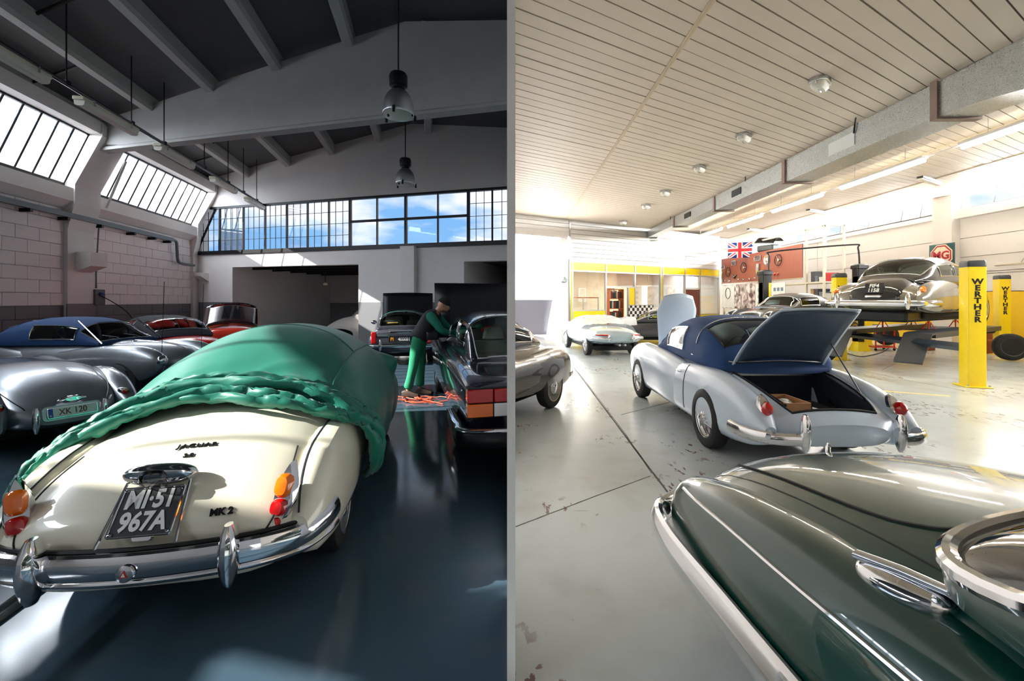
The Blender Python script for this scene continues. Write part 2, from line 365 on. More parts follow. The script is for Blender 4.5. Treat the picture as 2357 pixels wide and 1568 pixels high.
# far window band
W4 = MB(); u0 = ub(452); W4.bb(u0, LB, -.05, .06, 3.38, 3.52); W4.bb(u0, LB, -.04, .06, 5.12, 5.2)
W4o = struct(W4.build('window_4', BLACKM, M=FB, smooth=0), 'long window band with black steel frames and bars')
posts = [ub(p) for p in (505, 560, 610, 660, 708, 757, 806, 868, 934, 1008, 1078, 1133)] + [LB]
MB().tube([(u0 + .02, .0, 3.5), (ub(497), 0, 5.15)], .05, 4).build('post', BLACKM, W4o)
for k, u in enumerate(posts):
    MB().bb(u - (.045 if k in (6, 8, 10) else .02), u + (.045 if k in (6, 8, 10) else .02), -.03, .05, 3.5, 5.15).build('post', BLACKM, W4o, smooth=0)
edges = [u0 + .1] + posts
for k in range(len(edges) - 1):
    a, b = edges[k], edges[k + 1]
    zs = [3.52, 5.13] if not 7 <= k <= 10 else [3.52, 4.35, 5.13]
    for q in range(len(zs) - 1):
        MB().add([(a, .02, zs[q]), (b, .02, zs[q]), (b, .02, zs[q + 1]), (a, .02, zs[q + 1])], [(0, 1, 2, 3)]).build('pane', GLASSW, W4o, smooth=0)
    if 7 <= k <= 10: MB().bb(a, b, -.02, .04, 4.32, 4.40).build('rail', BLACKM, W4o, smooth=0)
    else:
        for q in range(1, 4): MB().bb(a, b, -.012, .0, 3.5 + q * .41 - .008, 3.5 + q * .41 + .008).build('bar', BLACKM, W4o, smooth=0)
        nbar = max(2, round((b - a) / .26))
        for q in range(1, nbar): x = a + (b - a) * q / nbar; MB().bb(x - .008, x + .008, -.02, .0, 3.45, 5.15).build('bar', BLACKM, W4o, smooth=0)
# garages behind the openings
ALC = MB(); ALC.bb(-.6, LB + .2, 5.6, 5.8, 0, 3.2); ALC.bb(ubb, ubb + .2, .3, 5.6, 0, 3.0); ALC.bb(ua - .3, ua, .3, 5.6, 0, 3.0); ALC.bb(uc - .2, uc, .3, 5.6, 0, 3.0)
clip_mesh(struct(ALC.build('wall_garage', OFFWHITE, M=FB, smooth=0), 'white inner walls of the garages'), TP0, -1)
clip_mesh(struct(MB().bb(-.6, LB + .2, .3, 5.8, 3.0, 3.15).build('ceiling', DECK, M=FB, smooth=0), 'dark corrugated garage ceiling'), TP0, -1)
MB().bb(ua, ubb, 5.57, 5.6, 0, 1.5).build('painted_band', GREYP, WBo, smooth=0)
for k in range(5):
    struct(MB().bb(ua, ubb, .9 + k * 1.0, 1.02 + k * 1.0, 2.84, 3.0).build('ceiling_joist', BLACKM, M=FB, smooth=0), 'dark steel joist under the garage ceiling')
struct(MB().bb(ub(752), ub(752) + .12, 2.2, 2.32, 0, 3.0).build('steel_post', BLACKM, M=FB, smooth=0), 'dark steel post inside the garage')

# roof: deck, main beam, purlins
def deck(Y0, Y1, a, b, lab):
    P = []
    for Y in (Y0, Y1):
        for dd in (a, b): x = ridge(Y) + dd if dd < 3 else 0.0; P.append((x, Y, roofz(x, Y) + .34))
    q = [(p[0], p[1], p[2] + .12) for p in P]
    struct(MB().add(P + q, [(0, 1, 3, 2), (4, 6, 7, 5), (0, 4, 5, 1), (2, 3, 7, 6), (0, 2, 6, 4), (1, 5, 7, 3)]).build('ceiling', DECK, smooth=0), lab)
deck(-5.3, 17.6, -9.2, 0, 'dark corrugated roof deck sloping to the slanted windows'); deck(-5.3, 17.6, 0, 3.2, 'dark corrugated roof deck beyond the ridge')
def beam_y(X, c=8.5): return c - .25 * X
for c in (8.5, -3.4):
    xs = [-10.9, -9, -7, -5, -3, -2.2, -1, TP0]; ring = [[], []]
    for s_, dy in ((0, -.13), (1, .13)):
        ring[s_] = [(x, beam_y(x, c) + dy, 5.42 + max(0, (-9.6 - x)) * .15) for x in xs] + [(x, beam_y(x, c) + dy, roofz(x, beam_y(x, c)) + .16) for x in reversed(xs)]
    o = struct(MB().loft(ring).build('roof_beam', CONC, smooth=0), 'deep tapered concrete roof beam spanning the hall')
    MB().loft([[(x, beam_y(x, c) + dy, z) for dy, z in ((-.16, 5.40), (.10, 5.40), (.10, 5.46), (.10, 5.50), (-.13, 5.50), (-.16, 5.46))] for x in (-10.6, TP0)]).build('flange', CONC, o, smooth=0)
for off in (-8.25, -6.55, -4.85, -3.15, -1.45, .25):
    for ca, cb in ((-3.4, 8.5), (8.5, None)):
        def sec(Y): x = ridge(Y) + off + .25; z = roofz(x, Y); return [(x + dx, Y, z + dz) for dx, dz in ((-.09, 0), (.09, 0), (.13, .08), (.13, .34), (-.13, .34), (-.13, .08))]
        xa = ridge(ca) + off; Ya = beam_y(ridge(beam_y(xa, ca)) + off, ca); Yb = beam_y(ridge(10) + off, 8.5) if cb else 13.6 - .268 * (ridge(15) + off)
        if sec(Yb)[2][0] > TP0 or sec(Ya)[2][0] > TP0: continue
        struct(MB().loft([sec(Ya), sec(Yb)]).build('roof_purlin', CONC, smooth=0), 'pale concrete purlin under the dark roof deck')
for Y, d0, d1 in ((7.2, -6.6, -4.9), (7.2, -8.2, -6.7), (9.0, -8.3, -6.6), (13.2, -8.2, -6.6), (13.2, -6.4, -4.9), (14.6, -8.2, -6.6)):
    x0_, x1_ = ridge(Y) + d0, ridge(Y) + d1
    struct(MB().tube([(x0_, Y + .3, roofz(x0_, Y) + .28), (x1_, Y - .1, roofz(x1_, Y) + .28)], .03, 6).build('tie_rod', BLACKM), 'thin dark steel rod between roof purlins')
struct(MB().bb(-13.6, TP0, -5.4, -5.2, 0, 7.6).build('wall_front', OFFWHITE, smooth=0), 'plain wall behind the viewer in the hall')
# floor joint in the hall
struct(MB().box((-3.35, 2.62, .001), (2.4, .008, .002), Matrix.Rotation(-.08, 3, 'Z')).build('floor_joint', MORTG, smooth=0), 'thin joint in the hall floor')

# ---- services on the hall walls and roof
GREYC = mat('conduit_grey', rgb(96, 104, 108), .45, var=.1)
FIXW = mat('yellowed_plastic', rgb(214, 204, 180), .4, var=.08)
FIXD = mat('fixture_diffuser', rgb(226, 222, 208), .25)
def along(Y, d): return wx(Y) + d
cond = thing('cable_trunking', 'grey metal cable trunking along the block wall under the sill beam', 'trunking', (0, 0, 0))
MB().loft([[(along(Y, d), Y, z) for d, z in ((.16, 3.66), (.26, 3.66), (.26, 3.78), (.16, 3.78))] for Y in (8.6, 15.0)]).build('tray', GREYC, cond, smooth=0)
MB().tube(smooth_path([(along(15.0, .2), 15.0, 3.72), (along(15.25, .2), 15.25, 3.68), (along(15.3, .2), 15.3, 3.4), (along(15.35, .2), 15.35, 3.05), (along(15.6, .2), 15.6, 2.95), (along(16.4, .2), 16.4, 2.95)], 4), .05, 8).build('elbow_pipe', GREYC, cond)
for Y in (9.6, 10.6, 11.7, 13.0, 14.0, 14.8): MB().bb(along(Y, -.02), along(Y, .28), Y - .03, Y + .03, 3.58, 3.66).build('bracket', BLACKM, cond, smooth=0)
MB().tube([(along(11.7, .15), 11.72, 3.6), (along(11.7, .05), 11.75, 2.4), (along(11.7, .05), 11.75, 1.95)], .018, 6).build('conduit', GREYC, cond)
MB().tube([(along(11.66, .42), 11.64, 4.1), (along(11.66, .95), 11.64, 5.35)], .03, 6).build('conduit', OFFWHITE, cond)
bx = thing('junction_box', 'grey electrical socket box on the block wall', 'electrical box', (along(11.72, .02), 11.72, 0))
MB().bb(-.02, .18, -.14, .14, 1.50, 1.92).build('enclosure', GREYC, bx, bev=.01)
MB().cyl((.18, 0, 1.8), (.23, 0, 1.78), .05, 12).build('socket', mat('blue_plastic', rgb(40, 80, 150), .4), bx)
tag(MB().tube(smooth_path([(along(11.72, .2), 11.72, 1.75), (along(11.9, .4), 11.95, 1.55), (along(12.1, .7), 12.1, 1.25), (along(12.2, .9), 12.2, .75), (along(12.2, 1.0), 12.2, .02)], 6), .012, 6).build('power_cable', BLACK), 'dark power cable hanging from the socket box', 'cable')
cb = thing('wall_bracket', 'white box bracket on the pier of the block wall', 'bracket', (along(11.2, .12), 11.2, 0))
MB().loft([[(d, y, z) for d, z in ((0, 2.35), (.42, 2.5), (.42, 2.85), (0, 2.85))] for y in (-.2, .25)]).build('corbel', OFFWHITE, cb, smooth=0)
cb2 = thing('wall_bracket', 'small white sloping corbel near the corner of the back wall', 'bracket', FB @ Vector((.35, 0, 0)), AB)
MB().loft([[(x, d, z) for d, z in ((0, 2.35), (-.35, 2.55), (-.35, 2.68), (0, 2.68))] for x in (0, .3)]).build('corbel', OFFWHITE, cb2, smooth=0)
# hanging conduit with tube fittings
def rail_pt(Y, dz=0): return Vector((-7.27 - .193 * (Y - 6.17), Y, 5.27 - .012 * (Y - 6.17) + dz))
rail = thing('light_rail', 'dark steel pipe hung from the roof carrying tube lights', 'pipe', (0, 0, 0))
MB().tube([rail_pt(4.0), rail_pt(16.2)], .035, 8).build('pipe', BLACKM, rail)
for Y in (6.0, 7.3, 8.9, 10.0, 11.8, 13.2, 14.3, 15.4):
    p = rail_pt(Y); MB().tube([p, (p.x, p.y, roofz(p.x, p.y) + .3)], .012, 5).build('hanger', BLACKM, rail)
    MB().bb(p.x - .04, p.x + .04, p.y - .04, p.y + .04, p.z - .02, p.z + .06).build('clamp', BLACKM, rail, smooth=0)
tl = ['tube light fitting in the yellowed plastic housing nearest the hall doorway', 'tube light fitting hung before the deep roof beam', 'tube light fitting hung just past the deep roof beam', 'bare tube light fitting below the slanted panes', 'tube light fitting at the far end of the hanging pipe']
for k, Y in enumerate((6.2, 8.3, 10.5, 13.0, 15.3)):
    p = rail_pt(Y); L_ = 1.5
    t = thing('tube_light', tl[k], 'light', p + Vector((-.02, 0, -.05)), math.atan(.193), 'tube lights on the hanging pipe')
    MB().bb(-.09, .09, -L_ / 2, L_ / 2, -.07, 0).build('housing', FIXW, t, bev=.015)
    MB().loft([[(x, y, z) for x, z in ((-.085, -.07), (.085, -.07), (.075, -.14), (.04, -.16), (-.04, -.16), (-.075, -.14))] for y in (-L_ / 2 + .03, L_ / 2 - .03)]).build('diffuser', FIXD, t, smooth=20)
    for y in (-.5, .5): MB().bb(-.1, .1, y - .015, y + .015, -.08, .02).build('clip', STEEL, t, smooth=0)
# bell lamps on cables
ALU = mat('spun_aluminium', (.62, .63, .65, 1), .35, metal=1)
ALUI = mat('reflector_inside', rgb(240, 238, 232), .3)
for lab, p in (('silver bell pendant lamp hanging in front of the deep roof beam', at(917, 245, 6.67)), ('silver bell pendant lamp hanging behind the deep roof beam', at(933, 412, 10.7))):
    t = thing('pendant_lamp', lab, 'lamp', p, 0, 'bell lamps below the ridge')
    MB().lathe([(.235, -.14), (.235, -.10), (.225, .02), (.19, .14), (.13, .22), (.08, .25)], n=28, caps=False).build('shade', ALU, t, solid=.006)
    MB().lathe([(.228, -.13), (.218, .02), (.18, .135), (.12, .21), (.001, .22)], n=24, caps=False).build('reflector', ALUI, t)
    MB().lathe([(.06, .24), (.10, .27), (.10, .30), (.135, .31), (.14, .46), (.12, .50), (.03, .5)], n=20).build('ballast_housing', BLACKM, t)
    for q in range(3):
        a = q * 2.1 + .5; MB().tube([(.21 * math.cos(a), .21 * math.sin(a), -.08), (.26 * math.cos(a), .26 * math.sin(a), -.11), (.26 * math.cos(a), .26 * math.sin(a), -.19)], .022, 6).build('clip', BLACKM, t)
    MB().tube([(0, 0, .5), (0, 0, roofz(p.x, p.y) + .3 - p.z)], .012, 6).build('cable', BLACK, t)
    MB().ball((0, 0, .05), (.05, .05, .09)).build('bulb', ALUI, t)
gl = thing('garage_light', 'small lamp hanging on a rod inside the left garage', 'lamp', FB @ Vector((ub(664), 2.0, 2.3)))
MB().tube([(0, 0, .7), (0, 0, .06)], .012, 6).build('rod', BLACKM, gl); MB().lathe([(.03, .06), (.09, 0), (.09, -.05), (.02, -.08)]).build('lamp_head', FIXW, gl)
gf = thing('garage_tube_light', 'pale tube fitting under the garage ceiling', 'light', FB @ Vector((ub(800), 1.6, 2.78)), AB)
MB().bb(-.6, .6, -.06, .06, -.08, 0).build('housing', FIXW, gf, bev=.01); MB().bb(-.58, .58, -.05, .05, -.11, -.08).build('diffuser', FIXD, gf, smooth=0)

# ================================================================== SETTING 2: the workshop on the right
PLANK = mat('ceiling_plank_paint', rgb(206, 192, 174), .55, var=.05, vscale=2)
CLAD = mat('cladding_paint', rgb(226, 224, 222), .5, var=.04)
SEAM = mat('ceiling_seam', rgb(196, 178, 150), .6)
SK = .575
def cz(X): return 4.7 + max(0, X - 6) * .063
def jx(Y): return 1.75 + .047 * Y
# ceiling: dark backing and planks
cb_ = MB()
for xa, xb in ((TP1, 6), (6, 15.9)): cb_.loft([[(x, y, cz(x) + dz) for y, dz in ((-5.2, .16), (28, .16), (28, .32), (-5.2, .32))] for x in (xa, xb)])
CEIL = struct(cb_.build('ceiling', mat('ceiling_void_board', rgb(150, 142, 132), .9), smooth=0), 'plank ceiling of the workshop')
PITCH = .215
cols = [(TP1, 2.03), (2.08, 5.98), (6.02, 9.18), (9.22, 11.98), (12.02, 15.9)]
vis = [(3.8, 9.8), (.2, 9.4), (-3, 5.5), (-3.2, 4.2), (-5, 2.5)]
def plank_into(mb, xa, xb, c):
    w_ = PITCH - .018; ring = []
    for x in (xa, xb):
        y = c + SK * x; z = cz(x); ring.append([(x, y, z), (x, y + w_, z), (x, y + w_, z + .03), (x, y, z + .03)])
    mb.loft(ring)
for (xa, xb), (c0, c1) in zip(cols, vis):
    one = MB(); plank_into(one, xa, xb, 0); me = one.mesh('plank', PLANK, 0)
    rest = MB(); c = -12.0
    while c < 26.5:
        ymid = c + SK * (xa + xb) / 2
        if c0 <= c <= c1: put('plank', me, CEIL, T(0, c, random.uniform(-.003, .003)))
        elif c + SK * xb > -5 and c + SK * xa < 27.5: plank_into(rest, xa, xb, c)
        c += PITCH
    stuff(rest.build('planks', PLANK, CEIL, smooth=0))
MB().loft([[(jx(y) * 0 + 2.055 + dx, y, 4.7 + dz) for dx, dz in ((-.03, 0), (.03, 0), (.03, -.012), (.008, -.012), (0, -.002), (-.008, -.012), (-.03, -.012))] for y in (-5, 16.4)]).build('seam_strip', SEAM, CEIL, smooth=0)
for x in (9.2, 12.0): MB().bb(x - .02, x + .02, -5, 25, cz(x) - .012, cz(x)).build('seam_strip', SEAM, CEIL, smooth=0)

# office front, set at a slant
FO = frame((0, 15.3, 0), math.atan2(SK, 1)); LO = 10.1 / math.cos(math.atan2(SK, 1))
def uo(px):
    k = (px - CX) / FPX; d = Vector((math.cos(math.atan2(SK, 1)), math.sin(math.atan2(SK, 1)), 0)); O = Vector((0, 15.3, 0))
    return (O.x - k * O.y) / (k * d.y - d.x)
u1, u2, u3 = uo(1312), uo(1578), LO
WO = MB(); WO.bb(.02, u1, .10, .2, 4.06, 4.75); WO.bb(u1, u3, .10, .2, 3.12, 4.75); WO.bb(u1 - .12, u1, 0, .2, 0, 3.2); WO.bb(.02, .1, 0, .2, 0, 4.1)
WOo = struct(WO.build('wall_back_right', mat('cladding_backing', rgb(206, 204, 202), .9), M=FO, smooth=0), 'white wall of horizontal boards above the office front')
def clad(x0, x1, z0, n, h):
    one = MB(); one.bb(x0 + .012, x1 - .012, 0, .03, .008, h - .008); me = one.mesh('board', CLAD, 0)
    for k in range(n): put('board', me, WOo, T(0, random.uniform(-.003, .003), z0 + k * h))
clad(u1, u2, 3.12, 9, .176); clad(u2, u3, 3.12, 9, .176); clad(.02, u1, 4.06, 4, .16)
MB().bb(u1 - .05, u1 + .01, -.03, .03, 0, 4.7).build('cover_strip', STEEL, WOo, smooth=0)
# shutter door, milky and lit from outside
SHUT = glass('milky_door_sheet', (.98, .98, .98), .1, .85, (1, 1, 1))
D1 = struct(MB().bb(.02, u1 - .12, -.02, .05, 3.98, 4.08).build('door_1', WHITE, M=FO, smooth=0), 'tall white shutter door letting daylight through')
for k in range(4):
    MB().bb(.1, u1 - .14, .02, .045, .02 + k * .99, .02 + k * .99 + .975).build('panel', SHUT, D1, smooth=0)
MB().bb(u1 - .42, u1 - .12, .0, .06, 0, 3.98).build('stile', WHITE, D1, smooth=0)
# office glazing
ALUF = mat('aluminium_frame', rgb(190, 192, 194), .35, metal=.6)
OG = struct(MB().bb(u1, u3, 0, .07, 2.74, 2.79).build('window_5', ALUF, M=FO, smooth=0), 'office front of glass panes in aluminium with yellow panels')
px_posts = [1318, 1395, 1462, 1521, 1526, 1577, 1612, 1655]
ups = [uo(p) for p in px_posts]; ups[-1] = u3 - .04
for u in ups: MB().bb(u - .03, u + .03, -.01, .08, 0, 3.12).build('mullion', ALUF, OG, smooth=0)
for a, b in zip(ups[:-1], ups[1:]): MB().bb(a + .03, b - .03, .01, .05, 2.80, 3.1).build('yellow_panel', YELLOW, OG, smooth=0)
MB().bb(ups[0] - .16, ups[0] - .03, .0, .06, 0, 3.12).build('yellow_panel', YELLOW, OG, smooth=0)
MB().bb(ups[3] + .03, ups[4] - .03, .01, .05, 0, 2.74).build('yellow_panel', YELLOW, OG, smooth=0)
MB().bb(u1, u3, 0, .07, 3.10, 3.14).build('head_rail', ALUF, OG, smooth=0)
def pane(u0_, u1_, z0, z1): MB().bb(u0_ + .03, u1_ - .03, .025, .035, z0, z1).build('pane', GLASSW, OG, smooth=0)
for k, z0 in ((0, 1.25), (2, 1.0), (4, 1.0), (6, 1.0)): pane(ups[k], ups[k + 1], z0, 2.74); MB().bb(ups[k] + .03, ups[k + 1] - .03, .01, .05, .02, z0 - .03).build('yellow_panel', YELLOW, OG, smooth=0); MB().bb(ups[k], ups[k + 1], 0, .07, z0 - .04, z0).build('rail', ALUF, OG, smooth=0)
pane(ups[1], ups[2], 2.2, 2.74); pane(ups[5], ups[6], 2.2, 2.74)
for k in (1, 5): MB().bb(ups[k], ups[k + 1], 0, .07, 2.15, 2.2).build('rail', ALUF, OG, smooth=0)
ud = uo(1447); MB().bb(ud - .03, ud + .03, -.01, .08, 0, 2.15).build('mullion', ALUF, OG, smooth=0); MB().bb(ud + .03, ups[2] - .03, .01, .05, .02, 2.15).build('yellow_panel', YELLOW, OG, smooth=0)
D2 = struct(MB().bb(ups[5] + .04, ups[6] - .04, .02, .06, 0, 2.14).build('door_2', mat('brown_door', rgb(104, 44, 30), .4), M=FO, smooth=0), 'reddish brown office door'); MB().ball((ups[5] + .14, -.01, 1.05), .03).build('door_handle', CHROME, D2)
# office room behind it
OFW = mat('office_wall', rgb(222, 204, 180), .7, var=.04)
oi = MB(); oi.bb(u1, u3, 4.2, 4.35, 0, 3.1); oi.bb(u1 - .1, u1, .2, 4.2, 0, 3.1)
struct(oi.build('wall_office', OFW, M=FO, smooth=0), 'cream inner walls of the office')
struct(MB().bb(u3 - .04, u3 + .08, .07, 4.35, 0, 4.75).build('wall_office_side', WHITE, M=FO, smooth=0), 'white end wall of the office block')
struct(MB().bb(u1, u3, .2, 4.35, 3.1, 3.14).build('ceiling', WHITE, M=FO, smooth=0), 'white office ceiling')
for k, u in enumerate((u1 + 2.2, u1 + 6.0, u1 + 8.6)):
    l = bpy.data.lights.new('office_lamp', 'AREA'); l.energy = 55; l.size = 1.0; l.color = (1, .93, .8); o = bpy.data.objects.new('office_lamp', l); COL.objects.link(o); o.matrix_world = FO @ T(u, 2.0, 3.05)
    t = thing('office_ceiling_light', 'warm ceiling light panel inside the glazed office', 'light', FO @ Vector((u, 2.0, 3.07)), 0, 'ceiling lights inside the glazed office')
    MB().bb(-.5, .5, -.5, .5, -.0, .03).build('frame', ALUF, t, smooth=0); MB().bb(-.46, .46, -.46, .46, -.008, 0).build('diffuser', mat('office_diffuser', (1, .95, .85, 1), .5, emit=3), t, smooth=0)
OWIN = mat('office_window_sky', (1, 1, 1, 1), .5, emit=2.2)
struct(MB().bb(uo(1388), uo(1396), 4.16, 4.2, .9, 2.5).build('window_6', OWIN, M=FO, smooth=0), 'bright window in the far office wall')
struct(MB().bb(uo(1632), uo(1643), 4.16, 4.2, 1.0, 2.4).build('window_7', OWIN, M=FO, smooth=0), 'bright narrow window in the far office wall')

# right wall with clerestory
XR = 15.5
WRm = MB(); WRm.bb(XR + .05, XR + .3, -5.2, 27, 0, 4.62)
WR = struct(WRm.build('wall_right', mat('panel_backing', rgb(206, 204, 202), .9), smooth=0), 'white panelled wall with a yellow lower band')
ny_ = [(-5.2, 1.6), (1.6, 8.4), (8.4, 15.2), (15.2, 22), (22, 27)]
for k, (ya, yb) in enumerate(ny_):
    for z0, z1 in ((1.92, 2.5), (2.5, 3.1), (3.1, 3.75), (3.75, 4.6)): MB().bb(XR - .03, XR, ya + .01, yb - .01, z0 + .008, z1 - .008).build('panel', CLAD, WR, smooth=0)
    MB().bb(XR - .035, XR, ya, yb, .0, 1.9).build('yellow_band', mat('yellow_wall_paint', rgb(240, 200, 20), .5, var=.06), WR, smooth=0)
struct(MB().bb(XR - .3, XR + .3, 8, 14.9, 4.42, 4.72).build('trim_4', CLAD, smooth=0), 'white sill beam below the clerestory')
struct(MB().bb(XR - .12, XR + .3, 15.7, 27, 4.55, 4.72).build('trim_5', CLAD, smooth=0), 'white sill beam below the far clerestory')
for ya in (15.0, 7.2, -.8): struct(MB().bb(XR - .32, XR + .3, ya, ya + .7, 0, 5.35).build('wall_pier', WHITE, smooth=0), 'white pier between clerestory windows')
for idx, (ya, yb, n_) in ((8, (15.7, 27, 14)), (9, (7.9, 15.0, 7)), (10, (-.1, 7.2, 7))):
    Wd = struct(MB().bb(XR - .04, XR + .06, ya, yb, 4.72, 4.78).build('window_%d' % idx, DARKGREY, smooth=0), 'row of clerestory panes under the ceiling')
    st = (yb - ya) / n_
    for k in range(n_ + 1): MB().tube([(XR, ya + st * k, 4.75), (XR + .12, ya + st * k, 5.36)], .018, 4).build('glazing_bar', DARKGREY, Wd)
    for k in range(n_): MB().add([(XR, ya + st * k, 4.75), (XR, ya + st * (k + 1), 4.75), (XR + .12, ya + st * (k + 1), 5.36), (XR + .12, ya + st * k, 5.36)], [(0, 1, 2, 3)]).build('pane', GLASSW, Wd, smooth=0)
struct(MB().bb(XR + .3, XR + .6, -5.2, 27, 5.3, 5.6).build('eaves', CLAD, smooth=0))
struct(MB().bb(9.9, 16.1, 26.0, 26.3, 0, 5.4).build('wall_far', WHITE, smooth=0), 'white far wall of the workshop')
# wall behind the viewer
struct(MB().bb(TP1, 16.1, -5.4, -5.2, 0, 5.7).build('wall_front_right', WHITE, smooth=0), 'white wall behind the viewer in the workshop')
# cracked joints in the workshop floor
CRK = mat('floor_crack', rgb(92, 90, 86), .9, var=.3, vscale=20)
def crack(pts, wdt):
    P = [ground(*p) for p in pts]; m = MB(); L_, Rr = [], []
    Q = []
    for a, b in zip(P[:-1], P[1:]):
        n_ = 24
        for i in range(n_): Q.append(a.lerp(b, i / n_))
    Q.append(P[-1]); d = (P[-1] - P[0]).normalized(); s_ = Vector((-d.y, d.x, 0))
    rings = [[q + s_ * (o_ + wdt * .6 * noise.noise(q * 9 + Vector((o_ * 50, 0, 0)))) + Vector((0, 0, z)) for o_, z in ((-wdt, -.002), (wdt, -.002), (wdt, .0012), (-wdt, .0012))] for q in Q]
    m.loft(rings); return m.build('floor_joint', CRK, FR, smooth=0)
crack([(1320, 845), (1500, 1085), (1690, 1332)], .009); crack([(1187, 1213), (1340, 1154), (1497, 1096)], .005); crack([(1500, 1090), (1440, 1000), (1330, 855)], .004)
crack([(1430, 955), (1545, 925)], .006); crack([(2030, 852), (2075, 830)], .006); crack([(1950, 845), (2060, 870), (2300, 915)], .006)
struct(MB().box(((ground(1950, 880) + ground(2250, 935)) / 2 + Vector((0, 0, .0008))), (1.2, .12, .0012), Matrix.Rotation(-.5, 3, 'Z')).build('floor_marking', mat('worn_yellow_line', rgb(206, 190, 130), .6, var=.2, vscale=4), smooth=0), 'worn yellow line painted on the workshop floor')

# ---- duct, lights on the ceiling
def galv():
    m = mat('galvanised_sheet', (.52, .55, .57, 1), .32, metal=.85); n = m.node_tree.nodes; L = m.node_tree.links; b = n['Principled BSDF']
    t = n.new('ShaderNodeTexCoord'); v = n.new('ShaderNodeTexVoronoi'); v.inputs['Scale'].default_value = 130; L.new(t.outputs['Object'], v.inputs['Vector'])
    r = n.new('ShaderNodeMapRange'); r.inputs[3].default_value = .2; r.inputs[4].default_value = .5; L.new(v.outputs['Color'], r.inputs[0]); L.new(r.outputs[0], b.inputs['Roughness'])
    c = n.new('ShaderNodeMix'); c.data_type = 'RGBA'; c.inputs[6].default_value = (.44, .47, .49, 1); c.inputs[7].default_value = (.66, .69, .70, 1); L.new(v.outputs['Color'], c.inputs[0]); L.new(c.outputs[2], b.inputs['Base Color']); return m
GALV = galv()
duct = thing('ventilation_duct', 'long galvanised square ventilation duct below the plank ceiling', 'duct', (0, 0, 0))
segs = [(-1.5, 3.2, .95, 3.75), (3.2, 5.9, .56, 4.12), (6.0, 9.2, .56, 4.14), (9.3, 12.4, .52, 4.2), (12.5, 15.5, .46, 4.27), (15.6, 18.7, .40, 4.32)]
for k, (y0, y1, wd, zb) in enumerate(segs):
    x0 = 5.8
    if k == 1:
        rings = []
        for q in range(9):
            y = y1 + (y0 - y1) * q / 8; s_ = q / 8; s_ = s_ * s_ * (3 - 2 * s_); z = 4.12 + (3.78 - 4.12) * s_; ww = .56 + .39 * s_
            rings.append([(x0, y, z), (x0 + ww, y, z), (x0 + ww, y, 4.6), (x0, y, 4.6)])
        MB().loft(rings).build('transition', GALV, duct)
    else: MB().bb(x0, x0 + wd, y0, y1, zb, 4.6).build('segment', GALV, duct, smooth=0)
    if k > 0:
        f = MB(); ya = y1 + .0; f.bb(x0 - .03, x0 + wd + .03, ya, ya + .1 if k < 5 else ya + .03, zb - .03, 4.63)
        f.build('flange', mat('rusty_flange', rgb(140, 120, 112), .5, metal=.4, var=.2), duct, smooth=0)
MB().bb(5.82, 6.3, 18.7, 19.0, 4.2, 4.5).build('outlet', GALV, duct, bev=.03)
for ya, yb, za, zb in ((11.0, 11.45, 4.33, 4.5), (14.1, 14.6, 4.36, 4.52)):
    g_ = MB().bb(5.785, 5.80, ya, yb, za, zb).build('grille', BLACKM, duct, smooth=0)
    for q in range(7): MB().bb(5.78, 5.786, ya, yb, za + .02 + q * .02, za + .03 + q * .02).build('slat', DARKGREY, g_, smooth=0)
MB().bb(5.79, 5.80, 7.35, 7.95, 4.26, 4.48).build('label_plate', mat('white_label', rgb(226, 232, 232), .4), duct, smooth=0)
MB().tube([(5.78, 7.35, 4.45), (5.78, 7.3, 4.72)], .012, 5).build('hanger', BLACKM, duct)
for y in (3.5, 10.8, 15.9): MB().tube([(5.8, y, 4.58), (5.8, y, 4.72)], .012, 5).build('hanger', BLACKM, duct)
TUBE = mat('lit_tube', (1, .93, .74, 1), .4, emit=46)
for k, (y0, y1) in enumerate(((5.75, 8.03), (8.72, 10.97), (11.6, 13.85), (14.4, 16.7), (17.2, 19.6))):
    names = ['lit fluorescent tube light nearest the duct bend', 'second lit fluorescent tube light along the hanging row', 'third lit fluorescent tube light along the hanging row', 'fourth lit fluorescent tube light along the hanging row', 'last lit fluorescent tube light near the office wall']
    t = thing('fluorescent_light', names[k], 'light', (8.3, (y0 + y1) / 2, 4.45), 0, 'lit tubes in a row below the ceiling'); h_ = (y1 - y0) / 2
    MB().bb(-.07, .07, -h_, h_, .035, .09).build('housing', WHITE, t, bev=.01)
    MB().tube([(0, -h_ + .03, 0), (0, h_ - .03, 0)], .045, 10).build('tube', TUBE, t)
    for y in (-h_ * .6, h_ * .6): MB().tube([(0, y, .09), (0, y, cz(8.3) - 4.45)], .006, 4).build('suspension', STEEL, t)
MB().tube([(8.3, 5.7, 4.5), (8.3, 19.7, 4.5)], .012, 5).build('supply_wire', WHITE, duct)
for (px, py, dz, rz, lab) in ((2140, 412, 5.05, 30, 'unlit tube fitting on the ceiling beside the pier'), (1882, 487, 5.0, 30, 'unlit tube fitting on the ceiling above the lift'), (1742, 530, 5.0, 30, 'unlit tube fitting on the ceiling above the parts rack'), (1655, 549, 5.0, 30, 'unlit tube fitting farthest along the ceiling')):
    Y = (dz - EYE) * FPX / (CY - py); p = at(px, py, Y); p.z = cz(p.x)
    t = thing('ceiling_tube_fitting', lab, 'light', p, math.radians(rz), 'unlit ceiling tube fittings')
    MB().bb(-.7, .7, -.07, .07, -.09, -.0).build('housing', DARKGREY, t, bev=.01); MB().bb(-.68, .68, -.05, .05, -.12, -.09).build('diffuser', FIXD, t, smooth=0)
